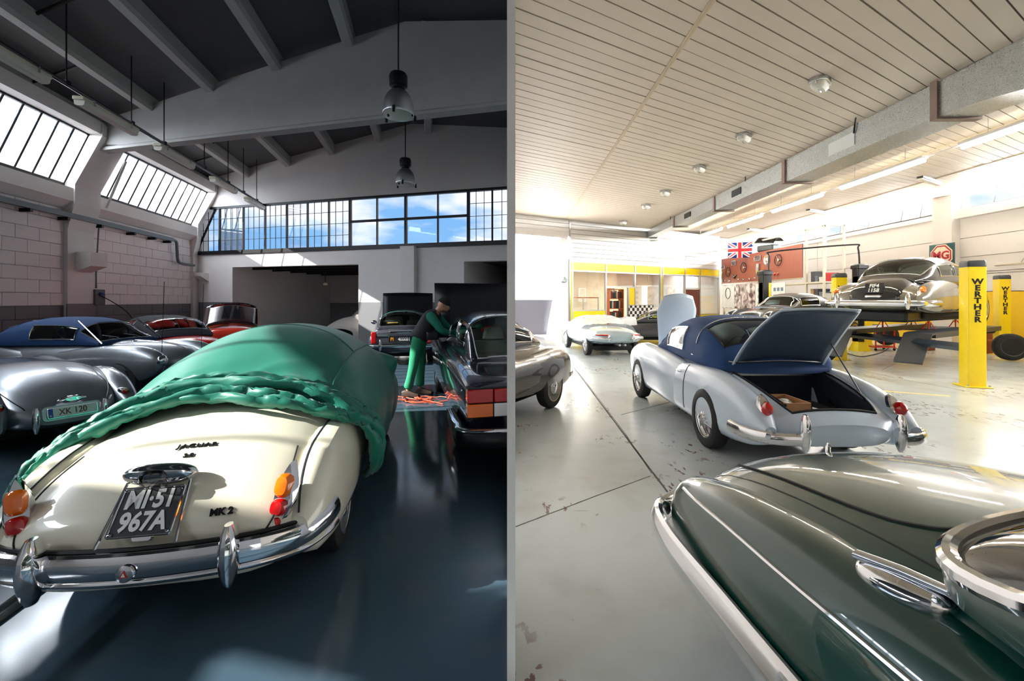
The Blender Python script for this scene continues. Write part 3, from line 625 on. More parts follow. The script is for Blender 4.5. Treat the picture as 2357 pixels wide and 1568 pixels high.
for k, Y in enumerate((6.07, 8.06, 9.97, 12.2, 13.95, 16.8)):
    labs = ['bulkhead ceiling lamp beside the label on the duct', 'bulkhead ceiling lamp second along the plank ceiling from the duct label', 'third bulkhead ceiling lamp along the plank ceiling', 'fourth bulkhead ceiling lamp along the plank ceiling', 'fifth bulkhead ceiling lamp along the plank ceiling', 'last bulkhead ceiling lamp before the board wall']
    t = thing('bulkhead_lamp', labs[k], 'lamp', (4.3, Y, 4.7), math.radians(40), 'bulkhead lamps on the plank ceiling')
    def ov(w_, h_, z): return [(p[0], p[1], z) for p in rrect(w_, h_, h_ * .42)]
    MB().loft([ov(.36, .23, .0), ov(.36, .23, -.05), ov(.33, .2, -.06)]).build('base', STEEL, t); MB().loft([ov(.31, .18, -.06), ov(.30, .17, -.11), ov(.22, .10, -.145)]).build('lens', FIXD, t)
    MB().tube([(-.17, 0, -.055), (-.12, 0, -.13), (0, 0, -.155), (.12, 0, -.13), (.17, 0, -.055)], .008, 5).build('guard', STEEL, t)

# ================================================================== CARS: shared builders
class Hull:
    """smooth lofted shell; stations are (y, half width, z bottom, z widest, z top, top power, bottom power, rake)"""
    def __init__(s, st, cx=0.0):
        s.st = [tuple(r) + (2.4, 3.2, 0.0)[len(r) - 5:] for r in st]; s.cx = cx; s.n = len(s.st)
        s.tg = []
        for i in range(s.n):
            t = []
            for k in range(8):
                if i == 0: d = s.st[1][k] - s.st[0][k]
                elif i == s.n - 1: d = s.st[-1][k] - s.st[-2][k]
                else:
                    a, b = s.st[i][k] - s.st[i - 1][k], s.st[i + 1][k] - s.st[i][k]
                    d = 0 if a * b <= 0 else 2 * a * b / (a + b) if k else (a + b) / 2
                t.append(d)
            s.tg.append(t)
    def par(s, u):
        x = min(max(u, 0), 1) * (s.n - 1); i = min(int(x), s.n - 2); t = x - i
        h00, h10, h01, h11 = 2 * t ** 3 - 3 * t * t + 1, t ** 3 - 2 * t * t + t, -2 * t ** 3 + 3 * t * t, t ** 3 - t * t
        return [h00 * s.st[i][k] + h10 * s.tg[i][k] + h01 * s.st[i + 1][k] + h11 * s.tg[i + 1][k] for k in range(8)]
    def P(s, u, v, off=0):
        y, w, zb, zm, zt, nt_, nb_, rk = s.par(u); av = abs(v); sg = 1 if v >= 0 else -1
        if av <= .5: a = av * PI; x = w * math.sin(a) ** (2 / nt_); z = zm + (zt - zm) * max(0, math.cos(a)) ** (2 / nt_)
        else: a = (1 - av) * PI; x = w * max(0, math.sin(a)) ** (2 / nb_); z = zm - (zm - zb) * max(0, math.cos(a)) ** (2 / nb_)
        p = Vector((s.cx + sg * x, y + rk * (z - zm), z))
        if off:
            e = .004; a1 = s.P(min(u + e, 1), v) - s.P(max(u - e, 0), v); b1 = s.P(u, v + e) - s.P(u, v - e); n = b1.cross(a1)
            if n.length > 1e-9: p = p + n.normalized() * off
        return p
    def uy(s, y):
        lo, hi = 0.0, 1.0; up = s.st[-1][0] > s.st[0][0]
        for _ in range(30):
            m = (lo + hi) / 2
            if (s.par(m)[0] < y) == up: lo = m
            else: hi = m
        return lo
    def mb(s, nu=40, nh=12, holes=(), knots=()):
        us = [i / nu for i in range(nu + 1)]; vs = [j / nh for j in range(nh + 1)]
        for h in list(holes) + list(knots): us += [h[0], h[1]]; vs += [abs(h[2]), abs(h[3])]
        us = sorted(set(round(x, 5) for x in us)); vs = sorted(set(round(x, 5) for x in vs))
        vv = [-x for x in reversed(vs[1:])] + vs[:-1]; m = MB(); n = len(vv)
        for u in us: m.v += [s.P(u, v) for v in vv]
        for i in range(len(us) - 1):
            uc_ = (us[i] + us[i + 1]) / 2
            for j in range(n):
                v0, v1 = vv[j], vv[(j + 1) % n] if j < n - 1 else 1.0; vc = (v0 + v1) / 2
                if any(h[0] < uc_ < h[1] and h[2] < vc < h[3] for h in holes): continue
                a = i * n + j; b = i * n + (j + 1) % n; m.f.append((a, b, b + n, a + n))
        m.f.append(tuple(reversed(range(n)))); q = (len(us) - 1) * n; m.f.append(tuple(q + j for j in range(n)))
        return m
    def patch(s, h, nu=10, nv=8, off=0): return MB().grid(lambda a, b: s.P(h[0] + (h[1] - h[0]) * a, h[2] + (h[3] - h[2]) * b, off), nu, nv)
    def edge(s, h, off=.004, k=8, rc=.0):
        u0, u1, v0, v1 = h; pts = []
        for i in range(k): pts.append((u0 + (u1 - u0) * i / k, v0))
        for i in range(k): pts.append((u1, v0 + (v1 - v0) * i / k))
        for i in range(k): pts.append((u1 - (u1 - u0) * i / k, v1))
        for i in range(k): pts.append((u0, v1 - (v1 - v0) * i / k))
        return [s.P(a, b, off) for a, b in pts]
def carve(o, arches, m=None):
    """cut wheel arches (y, z, r, x0, x1) out of a shell"""
    c = MB()
    for y, z, r, x0, x1 in arches: c.cyl((x0, y, z), (x1, y, z), r, 36)
    k = c.build('tmp_cutter', m or BLACK); md = o.modifiers.new('arch', 'BOOLEAN'); md.operation = 'DIFFERENCE'; md.object = k; md.solver = 'EXACT'
    try: md.material_mode = 'TRANSFER'
    except Exception: pass
    dg = bpy.context.evaluated_depsgraph_get(); me = bpy.data.meshes.new_from_object(o.evaluated_get(dg)); old = o.data
    o.modifiers.clear(); o.data = me; me.name = old.name; bpy.data.meshes.remove(old); bpy.data.objects.remove(k)
    me.polygons.foreach_set('use_smooth', [True] * len(me.polygons)); me.set_sharp_from_angle(angle=math.radians(35))
def open_up(o, H, h):
    """remove the skin of a shell inside the region h = (u0, u1, v0, v1) of its top"""
    y0, y1 = sorted((H.par(h[0])[0], H.par(h[1])[0])); bm = bmesh.new(); bm.from_mesh(o.data); kill = []
    for f in bm.faces:
        c = f.calc_center_median()
        if not (y0 < c.y < y1): continue
        u = H.uy(c.y); lim = abs(H.P(u, h[3]).x - H.cx)
        if abs(c.x - H.cx) < lim and c.z > H.par(u)[3] - .02 and f.normal.z > .05: kill.append(f)
    bmesh.ops.delete(bm, geom=kill, context='FACES'); bm.to_mesh(o.data); bm.free()
def bvh_of(objs):
    V, Fc = [], []
    for o in objs:
        k = len(V); V += [v.co.copy() for v in o.data.vertices]; Fc += [tuple(i + k for i in p.vertices) for p in o.data.polygons]
    return BVHTree.FromPolygons(V, Fc)
def cast(b, p, d, off=.004):
    h, n, i, dd = b.ray_cast(Vector(p), Vector(d).normalized())
    if h is None: return Vector(p), Vector((0, 0, 1))
    if n.dot(Vector(d)) > 0: n = -n
    return h + n * off, n
def on_surface(b, pts, d, off=.003): return [cast(b, p, d, off)[0] for p in pts]
def clip_x(root, x, keep):
    """keep only the part of a car on one side of a wall plane (world x)"""
    bpy.context.view_layer.update()
    todo = [root]
    for o in list(root.children_recursive):
        if o.type != 'MESH': continue
        if o.modifiers:
            dg = bpy.context.evaluated_depsgraph_get(); me = bpy.data.meshes.new_from_object(o.evaluated_get(dg)); o.modifiers.clear(); o.data = me
        elif o.data.users > 1: o.data = o.data.copy()
        Mi = o.matrix_world.inverted(); bm = bmesh.new(); bm.from_mesh(o.data)
        co = Mi @ Vector((x, 0, 1)); no = (o.matrix_world.to_3x3().transposed() @ Vector((1, 0, 0))).normalized()
        bmesh.ops.bisect_plane(bm, geom=bm.verts[:] + bm.edges[:] + bm.faces[:], plane_co=co, plane_no=no, clear_outer=keep < 0, clear_inner=keep > 0)
        if not bm.faces:
            bm.free()
            for ch in list(o.children): ch.parent = o.parent; ch.matrix_local = o.matrix_local @ ch.matrix_local
            bpy.data.objects.remove(o); continue
        bm.to_mesh(o.data); bm.free()
WIREM = mat('wire_wheel_chrome', (.80, .80, .82, 1), .12, metal=1)
STEELW = mat('painted_steel_wheel', rgb(120, 122, 126), .35, metal=.4)
def wheel(parent, x, y, r, side, style='disc', w_=.165, rimcol=None, ring=None, steer=0):
    M = T(x, y, r) @ R(steer, 'Z'); Q = R(90 * side, 'Y'); ri = r * .66; h = w_ / 2
    t = MB().lathe([(ri, -h * .75), (ri * 1.03, -h), (r * .86, -h * 1.05), (r * .97, -h * .85), (r, -h * .5), (r, h * .5), (r * .97, h * .85), (r * .86, h * 1.05), (ri * 1.03, h), (ri, h * .75)], Q, 36, False).build('wheel', RUBBER, parent, M)
    if style == 'wire':
        MB().lathe([(ri, -h * .8), (ri, h * .8), (ri * 1.04, h * .95), (ri * 1.0, h * .6), (ri * .92, h * .3), (ri * .92, -h * .5)], Q, 36, False).build('rim', WIREM, t)
        sp = MB()
        for k in range(48):
            a = 2 * PI * k / 48; b = a + (.42 if k % 2 else -.42); z0, z1 = (.3, 1.05) if k % 4 < 2 else (-.2, .5)
            sp.tube([Q @ Vector((ri * .93 * math.cos(a), ri * .93 * math.sin(a), h * z0)), Q @ Vector((.045 * math.cos(b), .045 * math.sin(b), h * z1))], .0022, 4)
        sp.build('spokes', WIREM, t)
        hb = MB().lathe([(.05, -h), (.05, h * .9), (.035, h * 1.2), (.045, h * 1.3), (.04, h * 1.5), (.005, h * 1.6)], Q, 16).build('hub', WIREM, t)
        sp2 = MB()
        for k in (0, 1): a = .5 + PI * k; sp2.tube([Q @ Vector((.02 * math.cos(a), .02 * math.sin(a), h * 1.4)), Q @ Vector((.10 * math.cos(a), .10 * math.sin(a), h * 1.55))], [.022, .012], 6, flat=.5)
        sp2.build('spinner', CHROME, hb)
        MB().lathe([(.13, -h * .6), (.13, -h * .3), (.02, -h * .3)], Q, 20).build('brake_drum', DARKGREY, t)
    else:
        rm = rimcol or STEELW
        MB().lathe([(ri * 1.02, h * .95), (ri * .97, h * .7), (ri * .86, h * .55), (ri * .80, h * .35), (ri * .74, h * .5), (ri * .62, h * .62), (.02, h * .62)], Q, 36).build('rim', rm, t)
        MB().lathe([(ri * 1.06, h * .92), (ri * 1.05, h * 1.06), (ri * .98, h * 1.0), (ri * .96, h * .78)], Q, 36, False).build('trim_ring', ring or CHROME, t)
        if style == 'disc': MB().lathe([(ri * .62, h * .6), (ri * .6, h * .8), (ri * .48, h * 1.05), (ri * .22, h * 1.1), (ri * .2, h * 1.22), (.01, h * 1.25)], Q, 30).build('hub_cap', CHROME, t)
        if style == 'steel':
            MB().lathe([(ri * .3, h * .6), (ri * .28, h * .9), (.01, h * .9)], Q, 20).build('hub_cap', DARKGREY, t)
    return t
def paint(name, col, metal=.0, rough=.25): return mat(name, col, rough, metal=metal, coat=1, coat_r=.03, var=.015, vscale=3)
def bumper(parent, pts, z, hgt=.055, thick=.03, m=None, name='bumper', up=(0, 0, 1)):
    P = smooth_path([(p[0], p[1], z + (p[2] if len(p) > 2 else 0)) for p in pts], 6)
    return MB().tube(P, thick, 12, flat=hgt / thick, up=up).build(name, m or CHROME, parent)
def overrider(parent, x, y, z0, z1, w_=.05, d_=.07, lean=.0):
    R_ = []
    for k in range(9):
        t = k / 8; s_ = math.sin(PI * (t * .92 + .04)) ** .45; z = z0 + (z1 - z0) * t
        R_.append([(x + w_ * s_ * math.cos(a) + lean * t, y + d_ * s_ * math.sin(a), z) for a in [2 * PI * j / 14 for j in range(14)]])
    return MB().loft(R_).build('overrider', CHROME, parent)
PLATEB = mat('black_plate', rgb(24, 25, 30), .45); PLATEW = mat('plate_white', rgb(232, 232, 228), .4); PLATEO = mat('plate_orange', rgb(240, 150, 20), .4)
def plate(parent, M, w_, h_, lines, size, bgm, tm, sx=.9, bold=.003, rim=True, gap=None):
    b = MB(); b.loft([[(p[0], p[1], 0) for p in rrect(w_, h_, .012)], [(p[0], p[1], .008) for p in rrect(w_, h_, .012)]]); o = b.build('number_plate', bgm, parent, M)
    if rim: MB().tube([(p[0], p[1], .008) for p in rrect(w_, h_, .012)], .006, 6, closed=True).build('plate_rim', CHROME, o)
    n = len(lines); g_ = gap or h_ * .48
    for k, s_ in enumerate(lines): text(s_, size, tm, o, T(0, (n - 1) * g_ / 2 - k * g_, .0095), .002, 'plate_characters', sx=sx, bold=bold)
    return o
def facing(p, n, up=(0, 0, 1)):
    """matrix whose z axis is the surface normal and whose y axis points up"""
    z = Vector(n).normalized(); x = Vector(up).cross(z).normalized(); y = z.cross(x)
    M = Matrix((x, y, z)).transposed().to_4x4(); M.translation = Vector(p); return M
def seat(parent, x, y, z, m, w_=.5, h_=.42, head=False):
    s_ = MB(); s_.loft([[(x + q[0], y + t * .22 * (1), z + t * h_ + (q[1])) for q in rrect(w_ * (1 - .12 * t), .14, .05)] for t in (0,)])
    b = MB(); b.loft([[(x + q[0] * 1, y - .05 * k - q[1], z + h_ * k / 4) for q in rrect(w_ * (1 - .1 * (k / 4) ** 3), .16 * (1 - .45 * (k / 4) ** 2), .05)] for k in range(5)])
    o = b.build('seat_back', m, parent)
    if head: MB().loft([[(x + q[0], y - .24 - q[1], z + h_ + .03 + .13 * k / 2) for q in rrect(.26 - .03 * k, .09, .03)] for k in range(3)]).build('headrest', m, o)
    return o
def steering(parent, x, y, z, r=.2, tilt=60):
    M = T(x, y, z) @ R(tilt, 'X'); o = MB().tube([(r * math.cos(a), r * math.sin(a), 0) for a in [2 * PI * k / 24 for k in range(24)]], .012, 6, closed=True).build('steering_wheel', BLACK, parent, M)
    for k in range(3): a = k * 2.09; MB().tube([(0, 0, -.02), (r * math.cos(a), r * math.sin(a), 0)], .008, 5).build('spoke', STEEL, o)
    return o
LEATHER = mat('cream_leather', rgb(190, 186, 168), .5, var=.06, vscale=8); DKLEATH = mat('dark_leather', rgb(30, 32, 36), .5)

def saloon(root, body, gh, pnt, wheels, wr, arch, style='disc', roofpaint=None, wins=None, wheel_kw=None, nu=44, cutout=None):
    """closed car: shell, glasshouse with real openings, panes, wheels; returns the pieces"""
    H = Hull(body); B = H.mb(nu, 14, knots=[cutout] if cutout else []).build('body', pnt, root)
    carve(B, [(y, z, r, sg * .42, sg * 1.2) for (y, z, r) in arch for sg in (-1, 1)])
    if cutout: open_up(B, H, cutout)
    res = {'hull': H, 'body': B}
    if gh:
        G = Hull(gh); n = len(gh) - 1
        w_ = wins or dict(rear=(.9, 2.7, .31), screen=(n - 2.4, n - .7, .33), sides=((2.4, 4.0), (4.15, n - 2.2)), sv=(.335, .475))
        holes = [(w_['rear'][0] / n, w_['rear'][1] / n, -w_['rear'][2], w_['rear'][2]), (w_['screen'][0] / n, w_['screen'][1] / n, -w_['screen'][2], w_['screen'][2])]
        sides = [(a / n, b / n, s0 * w_['sv'][0] if s0 > 0 else -w_['sv'][1], w_['sv'][1] if s0 > 0 else -w_['sv'][0]) for a, b in w_['sides'] for s0 in (1, -1)]
        GO = G.mb(36, 14, holes + sides).build('roof', roofpaint or pnt, root)
        for k, h in enumerate(holes + sides):
            p = G.patch(h).build('rear_window' if k == 0 else 'windscreen' if k == 1 else 'side_window', CARGLASS, root)
            MB().tube(G.edge(h, .004), .011, 6, closed=True).build('window_trim', CHROME if k > 0 or style == 'disc' else BLACKM, p)
        res['gh'] = G; res['roof'] = GO
    kw = wheel_kw or {}
    for y in wheels:
        for sg in (-1, 1): wheel(root, sg * (.70 if 'x' not in kw else kw['x']), y, wr, sg, style, rimcol=kw.get('rim'), ring=kw.get('ring'))
    MB().bb(-.55, .55, -1.6, 1.6, .16, .3).build('underbody', BLACK, root, bev=.03)
    return res

# ------------------------------------------------------------------ cream saloon with its cover half off
CREAM = paint('cream_enamel', rgb(236, 230, 208), rough=.3)
c1 = thing('classic_saloon', 'cream classic saloon with black square number plate, its boot uncovered', 'car', (-2.03, 3.95, 0), math.radians(9.5), sc=(.93, .88, .93))
mk2_body = [(-2.24, .50, .34, .46, .56, 2.6), (-2.20, .64, .30, .48, .66, 2.5), (-2.06, .74, .27, .52, .79, 2.4), (-1.85, .80, .25, .55, .89, 2.3), (-1.5, .835, .24, .58, .985, 2.3), (-1.15, .85, .23, .60, 1.04, 2.4), (-.5, .85, .22, .62, 1.04, 2.6), (.5, .85, .22, .62, 1.0, 2.6), (1.2, .83, .23, .6, .97, 2.4), (1.8, .76, .25, .57, .9, 2.3), (2.15, .62, .3, .55, .78, 2.3), (2.28, .4, .4, .52, .64, 2.3)]
s1 = saloon(c1, mk2_body, None, CREAM, (-1.36, 1.36), .32, [(-1.36, .36, .34), (1.36, .36, .36)], wheel_kw=dict(x=.71))
for sg in (-1, 1):     # swelling rear wings with half covered wheels
    wg = Hull([(-2.16, .05, .42, .5, .58), (-2.0, .11, .3, .52, .74), (-1.7, .15, .26, .54, .86), (-1.3, .16, .26, .56, .90), (-.8, .12, .28, .56, .86), (-.35, .05, .3, .55, .74)], sg * .70).mb(26, 8).build('rear_wing', CREAM, c1)
    carve(wg, [(-1.36, .33, .33, sg * .5, sg * 1.2)])
b1 = bvh_of([s1['body']] + [o for o in c1.children if o.name.startswith('rear_wing')])
dv = (0, 1, -.18)
lid = [(-.58, .93), (-.60, .82), (-.60, .70), (-.57, .58), (-.50, .50), (-.40, .475), (0, .46), (.40, .475), (.50, .50), (.57, .58), (.60, .70), (.60, .82), (.58, .93)]
lp = on_surface(b1, smooth_path([(x, -4, z + .31) for x, z in lid], 5), dv, .001)
MB().tube(lp, .005, 5).build('boot_lid_gap', BLACK, c1)
for sg in (-1, 1):
    tp = on_surface(b1, smooth_path([(sg * x, y, 2) for x, y in ((.70, -2.15), (.675, -2.0), (.665, -1.8), (.675, -1.5), (.69, -1.2), (.7, -.9))], 5), (0, 0, -1), .002)
    MB().tube(tp, .006, 5).build('wing_seam', DARKGREY, c1)
# bumper, overriders
bp = [(-.83, -1.86, .02), (-.80, -2.0, .01), (-.70, -2.17), (-.45, -2.28), (0, -2.33), (.45, -2.28), (.70, -2.17), (.80, -2.0, .01), (.83, -1.86, .02)]
bumper(c1, bp, .475, .062, .030); bumper(c1, [(x * .985, y + .03) for x, y, *_ in bp], .39, .024, .03, name='bumper_lower_rail')
MB().tube(smooth_path([(x * .98, y + .015, .545) for x, y, *_ in bp], 5), .012, 6).build('bumper_upper_edge', BLACKM, c1)
overrider(c1, .42, -2.31, .33, .63, .046, .075); overrider(c1, -.42, -2.31, .33, .63, .046, .075)
# badge on the bumper and emblem on the valance
p, n = Vector((0, -2.365, .46)), Vector((0, -1, .1))
bd = MB().lathe([(.040, 0), (.038, .012), (.032, .015), (.002, .016)], facing(p, n), 20).build('bumper_badge', CHROME, c1)
MB().prism([(0, .019), (-.017, -.012), (.017, -.012)], .017, .020, 'z').build('red_triangle', REDP, bd, facing(p, n))
MB().prism([(0, .010), (-.009, -.008), (.009, -.008)], .0205, .0215, 'z').build('inner_triangle', PLATEW, bd, facing(p, n))
p, n = cast(b1, (0, -4, .60), (0, 1, -.02)); Mx = facing(p, n)
em = MB().loft([[Mx @ Vector((q[0], q[1], 0)) for q in rrect(.10, .034, .016)], [Mx @ Vector((q[0] * .85, q[1] * .8, .012)) for q in rrect(.10, .034, .016)]]).build('lid_emblem', CHROME, c1)
# number plate with its chrome light hood
p, n = cast(b1, (0, -4, .67), (0, 1, 0), .012); Mp = facing(p, n)
plate(c1, Mp, .275, .235, ['MI·51', '967A'], .125, PLATEB, PLATEW, sx=.78, bold=.004, gap=.108)
for x, y in ((-.122, .102), (.122, .102), (-.122, -.102), (.122, -.102)): MB().lathe([(.009, .008), (.007, .014), (.001, .015)], Mp @ T(x, y, 0), 10).build('plate_screw', CHROME, c1)
sur = [Mp @ Vector((x, y, -.004)) for x, y in ((-.145, .155), (-.165, -.10), (-.17, -.155), (-.15, -.175), (0, -.178), (.15, -.175), (.17, -.155), (.165, -.10), (.145, .155))]
MB().tube(smooth_path(sur, 4), .007, 6).build('plate_surround', CHROME, c1)
hood = MB()
def hoodpt(a, b):
    x = -.18 + .36 * a; s_ = max(0, 1 - abs(2 * a - 1) ** 2.6) ** .5; t = b * PI
    return Mp @ Vector((x, .175 + .055 * s_ * math.cos(t) + .01, .004 + .065 * s_ * math.sin(t) * (1.3 if t > PI / 2 else 1)))
hood.grid(hoodpt, 24, 12); hd = hood.build('plate_light_hood', CHROME, c1, smooth=60)
MB().loft([[Mp @ Vector((q[0], .145 + q[1], z)) for q in rrect(.12 - .02 * k, .065 - .012 * k, .02)] for k, z in ((0, .02), (0, .075), (1, .092))]).build('plate_lamp', glass('lamp_glass', (.7, .7, .7), 1.0), hd)
text('JAGUAR', .05, BLACKM, c1, facing(*cast(b1, (.06, -4, 1.28), (0, 1, -.18))), .003, 'maker_lettering', bold=.001, space=1.15)
text('3.8', .042, BLACKM, c1, facing(*cast(b1, (.05, -4, 1.235), (0, 1, -.18))), .003, 'engine_lettering', bold=.001)
text('MK 2', .048, BLACKM, c1, facing(*cast(b1, (.34, -4, .97), (0, 1, -.18))), .004, 'model_lettering', bold=.002)
def mk2_lamp(sg):
    p, n = cast(b1, (sg * .66, -4, .745), (0, 1, -.04), .004); n = (n + Vector((.1, -1.2, 0))).normalized(); M_ = facing(p + Vector((-sg * .03, -.02, 0)), n) @ R(-sg * 6, 'Z') @ Matrix.Scale(1.12, 4)
    def tear(w0, h0, h1, z): return [M_ @ Vector((w0 * math.cos(a) * (1 if math.sin(a) < 0 else max(.05, 1 - .62 * math.sin(a) ** 2)), (h1 if math.sin(a) > 0 else h0) * math.sin(a), z)) for a in [2 * PI * k / 24 for k in range(24)]]
    base = MB().loft([tear(.052, .15, .165, 0), tear(.050, .148, .16, .03), tear(.040, .14, .15, .045)]).build('tail_lamp', CHROME, c1)
    def lens(y0, y1, w0, z1, m_, nm):
        R_ = []
        for k, (sc_, z) in enumerate(((1, .035), (.97, z1 * .8), (.75, z1), (.2, z1 * 1.08))):
            R_.append([M_ @ Vector((w0 * sc_ * q[0] * 2, (y0 + y1) / 2 + (y1 - y0) * sc_ * q[1], z)) for q in rrect(1, 1, .35)])
        MB().loft(R_).build(nm, m_, base)
    lens(-.005, .105, .038, .08, AMBER, 'amber_lens'); lens(-.088, -.01, .038, .075, REDLENS, 'red_lens')
    MB().lathe([(.030, .035), (.030, .055), (.022, .066), (.002, .07)], M_ @ T(0, -.118, 0), 18).build('reflector', REDLENS, base)
mk2_lamp(1); mk2_lamp(-1)
ex = MB()
for k in (0, 1): ex.tube([(-.56 - .055 * k, -2.0, .26), (-.57 - .055 * k, -2.44, .25)], .026, 12)
ex.build('exhaust_pipe', STEEL, c1)

# the green cover: envelope over roof and bonnet with a bunched rear edge
GREEN = mat('green_satin_cover', rgb(8, 112, 92), .4, sheen=.15, var=.06, vscale=3, bump=.08, bscale=300)
cv = thing('car_cover', 'green satin car cover bunched up over the rear deck of the cream saloon', 'car cover', (-2.03, 3.95, 0), math.radians(9.5), sc=(.93, .88, .93))
env = Hull([(-2.25, .80, .2, .52, .70, 2.3), (-2.0, .86, .2, .55, .88, 2.2), (-1.6, .90, .15, .58, 1.01, 2.2), (-1.3, .92, .12, .6, 1.10, 2.2), (-1.0, .93, .12, .62, 1.28, 2.1), (-.65, .93, .12, .64, 1.43, 2.1), (-.2, .93, .12, .66, 1.50, 2.1), (.25, .93, .12, .66, 1.49, 2.1), (.65, .93, .12, .66, 1.40, 2.1), (1.0, .92, .12, .64, 1.2, 2.1), (1.35, .90, .14, .62, 1.06, 2.2), (1.9, .84, .18, .58, .96, 2.2), (2.3, .66, .25, .55, .8, 2.2), (2.42, .4, .3, .5, .6, 2.2)])
def yedge(v):       # rear hem: far back on the left flank, over the deck, forward and down on the right flank
    if v < 0: t = -v / .72; return -1.42 - .62 * t ** 1.6
    t = v / .72; return -1.42 + .12 * t + 1.05 * max(0, t - .35) ** 1.5
def covpt(a, b):
    v = -.70 + 1.40 * b; ye = yedge(v); ue = env.uy(ye); u = ue + (1 - ue) * a
    p = env.P(u, v); d = p.y - ye
    n = Vector((p.x * (1.0 if abs(v) > .2 else .4), 0, max(.1, p.z - .6))).normalized()
    q = Vector((p.x * 2.2, p.y * 2.2, p.z * 2.2))
    w1 = noise.noise(Vector((p.x * 3, p.y * 1.2, p.z * 3))) * .012
    fold = (1 - abs(noise.noise(Vector((v * 9 + d * .8, d * 5.5, 3.1))) * 2)) ** 2 * .05 * max(0, 1 - d / .5)
    pull = noise.noise(Vector((v * 14 + d * 3.5, d * .9, 7))) * .022 * max(0, 1 - d / .9)
    hang = .03 * math.sin(p.y * 9 + noise.noise(q) * 2) * max(0, (abs(v) - .42) / .28)
    mir = .13 * math.exp(-((p.y - .72) / .10) ** 2 - ((p.z - 1.0) / .10) ** 2) if p.x > .5 else 0
    return p + n * (.012 + w1 + fold + pull + hang + mir)
MB().grid(covpt, 90, 110).build('sheet', GREEN, cv, smooth=180, solid=.004)
# seam welts and the bunched roll of cloth along the hem
def hem(b, d, off): v = -.70 + 1.40 * b; p = env.P(env.uy(yedge(v) + d), v); n = Vector((p.x * .8, -.25, max(.2, p.z - .6))).normalized(); return p + n * off
rl = MB()
for k, (d0, of, rr) in enumerate(((.0, .035, .05), (.10, .045, .055), (-.04, .03, .035), (.18, .03, .045), (.06, .085, .035), (.25, .02, .035))):
    pts, rad = [], []
    for i in range(121):
        b = i / 120; w_ = .10 * noise.noise(Vector((b * 7 + k * 3.3, k * 1.7, 0))) + .03 * noise.noise(Vector((b * 22, k * 5.1, 2)))
        env_ = min(1, (b + .02) * 6, (1.02 - b) * 6); bulge = 1 + .9 * math.exp(-((b - .56) / .10) ** 2)
        pts.append(hem(b, (d0 + w_) * (.4 + .6 * env_), of * (.6 + .4 * bulge) * (.5 + .5 * env_) + .012 * noise.noise(Vector((b * 16, k, 5)))))
        rad.append(max(.006, rr * (.5 + .5 * env_) * (.75 + .3 * bulge) * (.75 + .6 * noise.noise(Vector((b * 11, k * 2.2, 9))))))
    rl.tube(pts, rad, 12, flat=.7)
for i, p in enumerate(rl.v):    # pinch the roll into sharp satin folds
    n1 = noise.noise(Vector((p.x * 9, p.y * 26, p.z * 18))); rl.v[i] = p + Vector((.3, -.5, .8)) * (.026 * (1 - abs(n1) * 2.6))
rl.build('bunched_hem', GREEN, cv, smooth=70)
sm = []
for i in range(41): a = i / 40; sm.append(covpt(.06 + .62 * a, .66 + .02 * math.sin(a * 3)) + Vector((.002, 0, .006)))
MB().tube(sm, .006, 5).build('seam', GREEN, cv)
sm = [covpt(.34 - .06 * abs(2 * i / 40 - 1) ** 2, .22 + .46 * i / 40) + Vector((0, 0, .004)) for i in range(41)]
MB().tube(sm, .005, 5).build('seam', GREEN, cv)

# ------------------------------------------------------------------ winged sports cars
def wings(root, pnt, rear, front, arch, cxr=.60, cxf=.60):
    out_ = []
    for sg in (-1, 1):
        for nm, rows, cx_ in (('rear_wing', rear, cxr), ('front_wing', front, cxf)):
            if not rows: continue
            o = Hull(rows, sg * cx_).mb(30, 10).build(nm, pnt, root); carve(o, [(y, z, r, sg * .3, sg * 1.2) for y, z, r in arch]); out_.append(o)
    return out_
XK_BODY = [(-2.18, .30, .36, .46, .53), (-2.05, .46, .3, .5, .66), (-1.75, .58, .26, .54, .83), (-1.3, .66, .24, .56, .95), (-.8, .72, .22, .56, 1.0), (-.2, .75, .2, .56, .98), (.5, .75, .2, .56, .96), (1.0, .64, .2, .55, .94), (1.5, .5, .22, .55, .89), (1.9, .36, .3, .55, .80), (2.1, .2, .42, .55, .66)]
XK_REAR = [(-2.22, .05, .36, .44, .5), (-2.0, .13, .28, .48, .66), (-1.6, .19, .22, .5, .83), (-1.2, .20, .2, .5, .89), (-.7, .18, .2, .5, .85), (-.25, .14, .2, .5, .76), (.15, .08, .22, .48, .66)]
XK_FRONT = [(2.02, .05, .56, .63, .70), (1.9, .13, .4, .6, .80), (1.6, .18, .26, .55, .89), (1.25, .19, .2, .55, .91), (.75, .18, .2, .55, .87), (.15, .16, .2, .5, .79), (-.3, .13, .2, .5, .71), (-.65, .06, .22, .48, .60)]
HOOD = [(-1.30, .52, .84, .90, .93, 2.6), (-1.15, .60, .84, .92, 1.06, 2.6), (-.8, .65, .84, .93, 1.29, 2.6), (-.3, .63, .84, .94, 1.37, 2.8), (.1, .60, .84, .94, 1.36, 2.8), (.42, .57, .84, .94, 1.29, 2.8), (.62, .58, .84, .94, 1.14, 2.6), (.85, .60, .84, .93, .95, 2.4)]
HW = dict(rear=(1.25, 2.15, .24), screen=(5.2, 6.85, .36), sides=((2.9, 4.9),), sv=(.30, .48))
SILVER = paint('silver_paint', rgb(150, 154, 160), metal=.75, rough=.32)
NAVY = mat('navy_canvas', rgb(24, 62, 112), .8, var=.12, vscale=5, bump=.2, bscale=200)
BLACKC = mat('black_canvas', rgb(20, 24, 32), .8, var=.1, vscale=5, bump=.2, bscale=200)

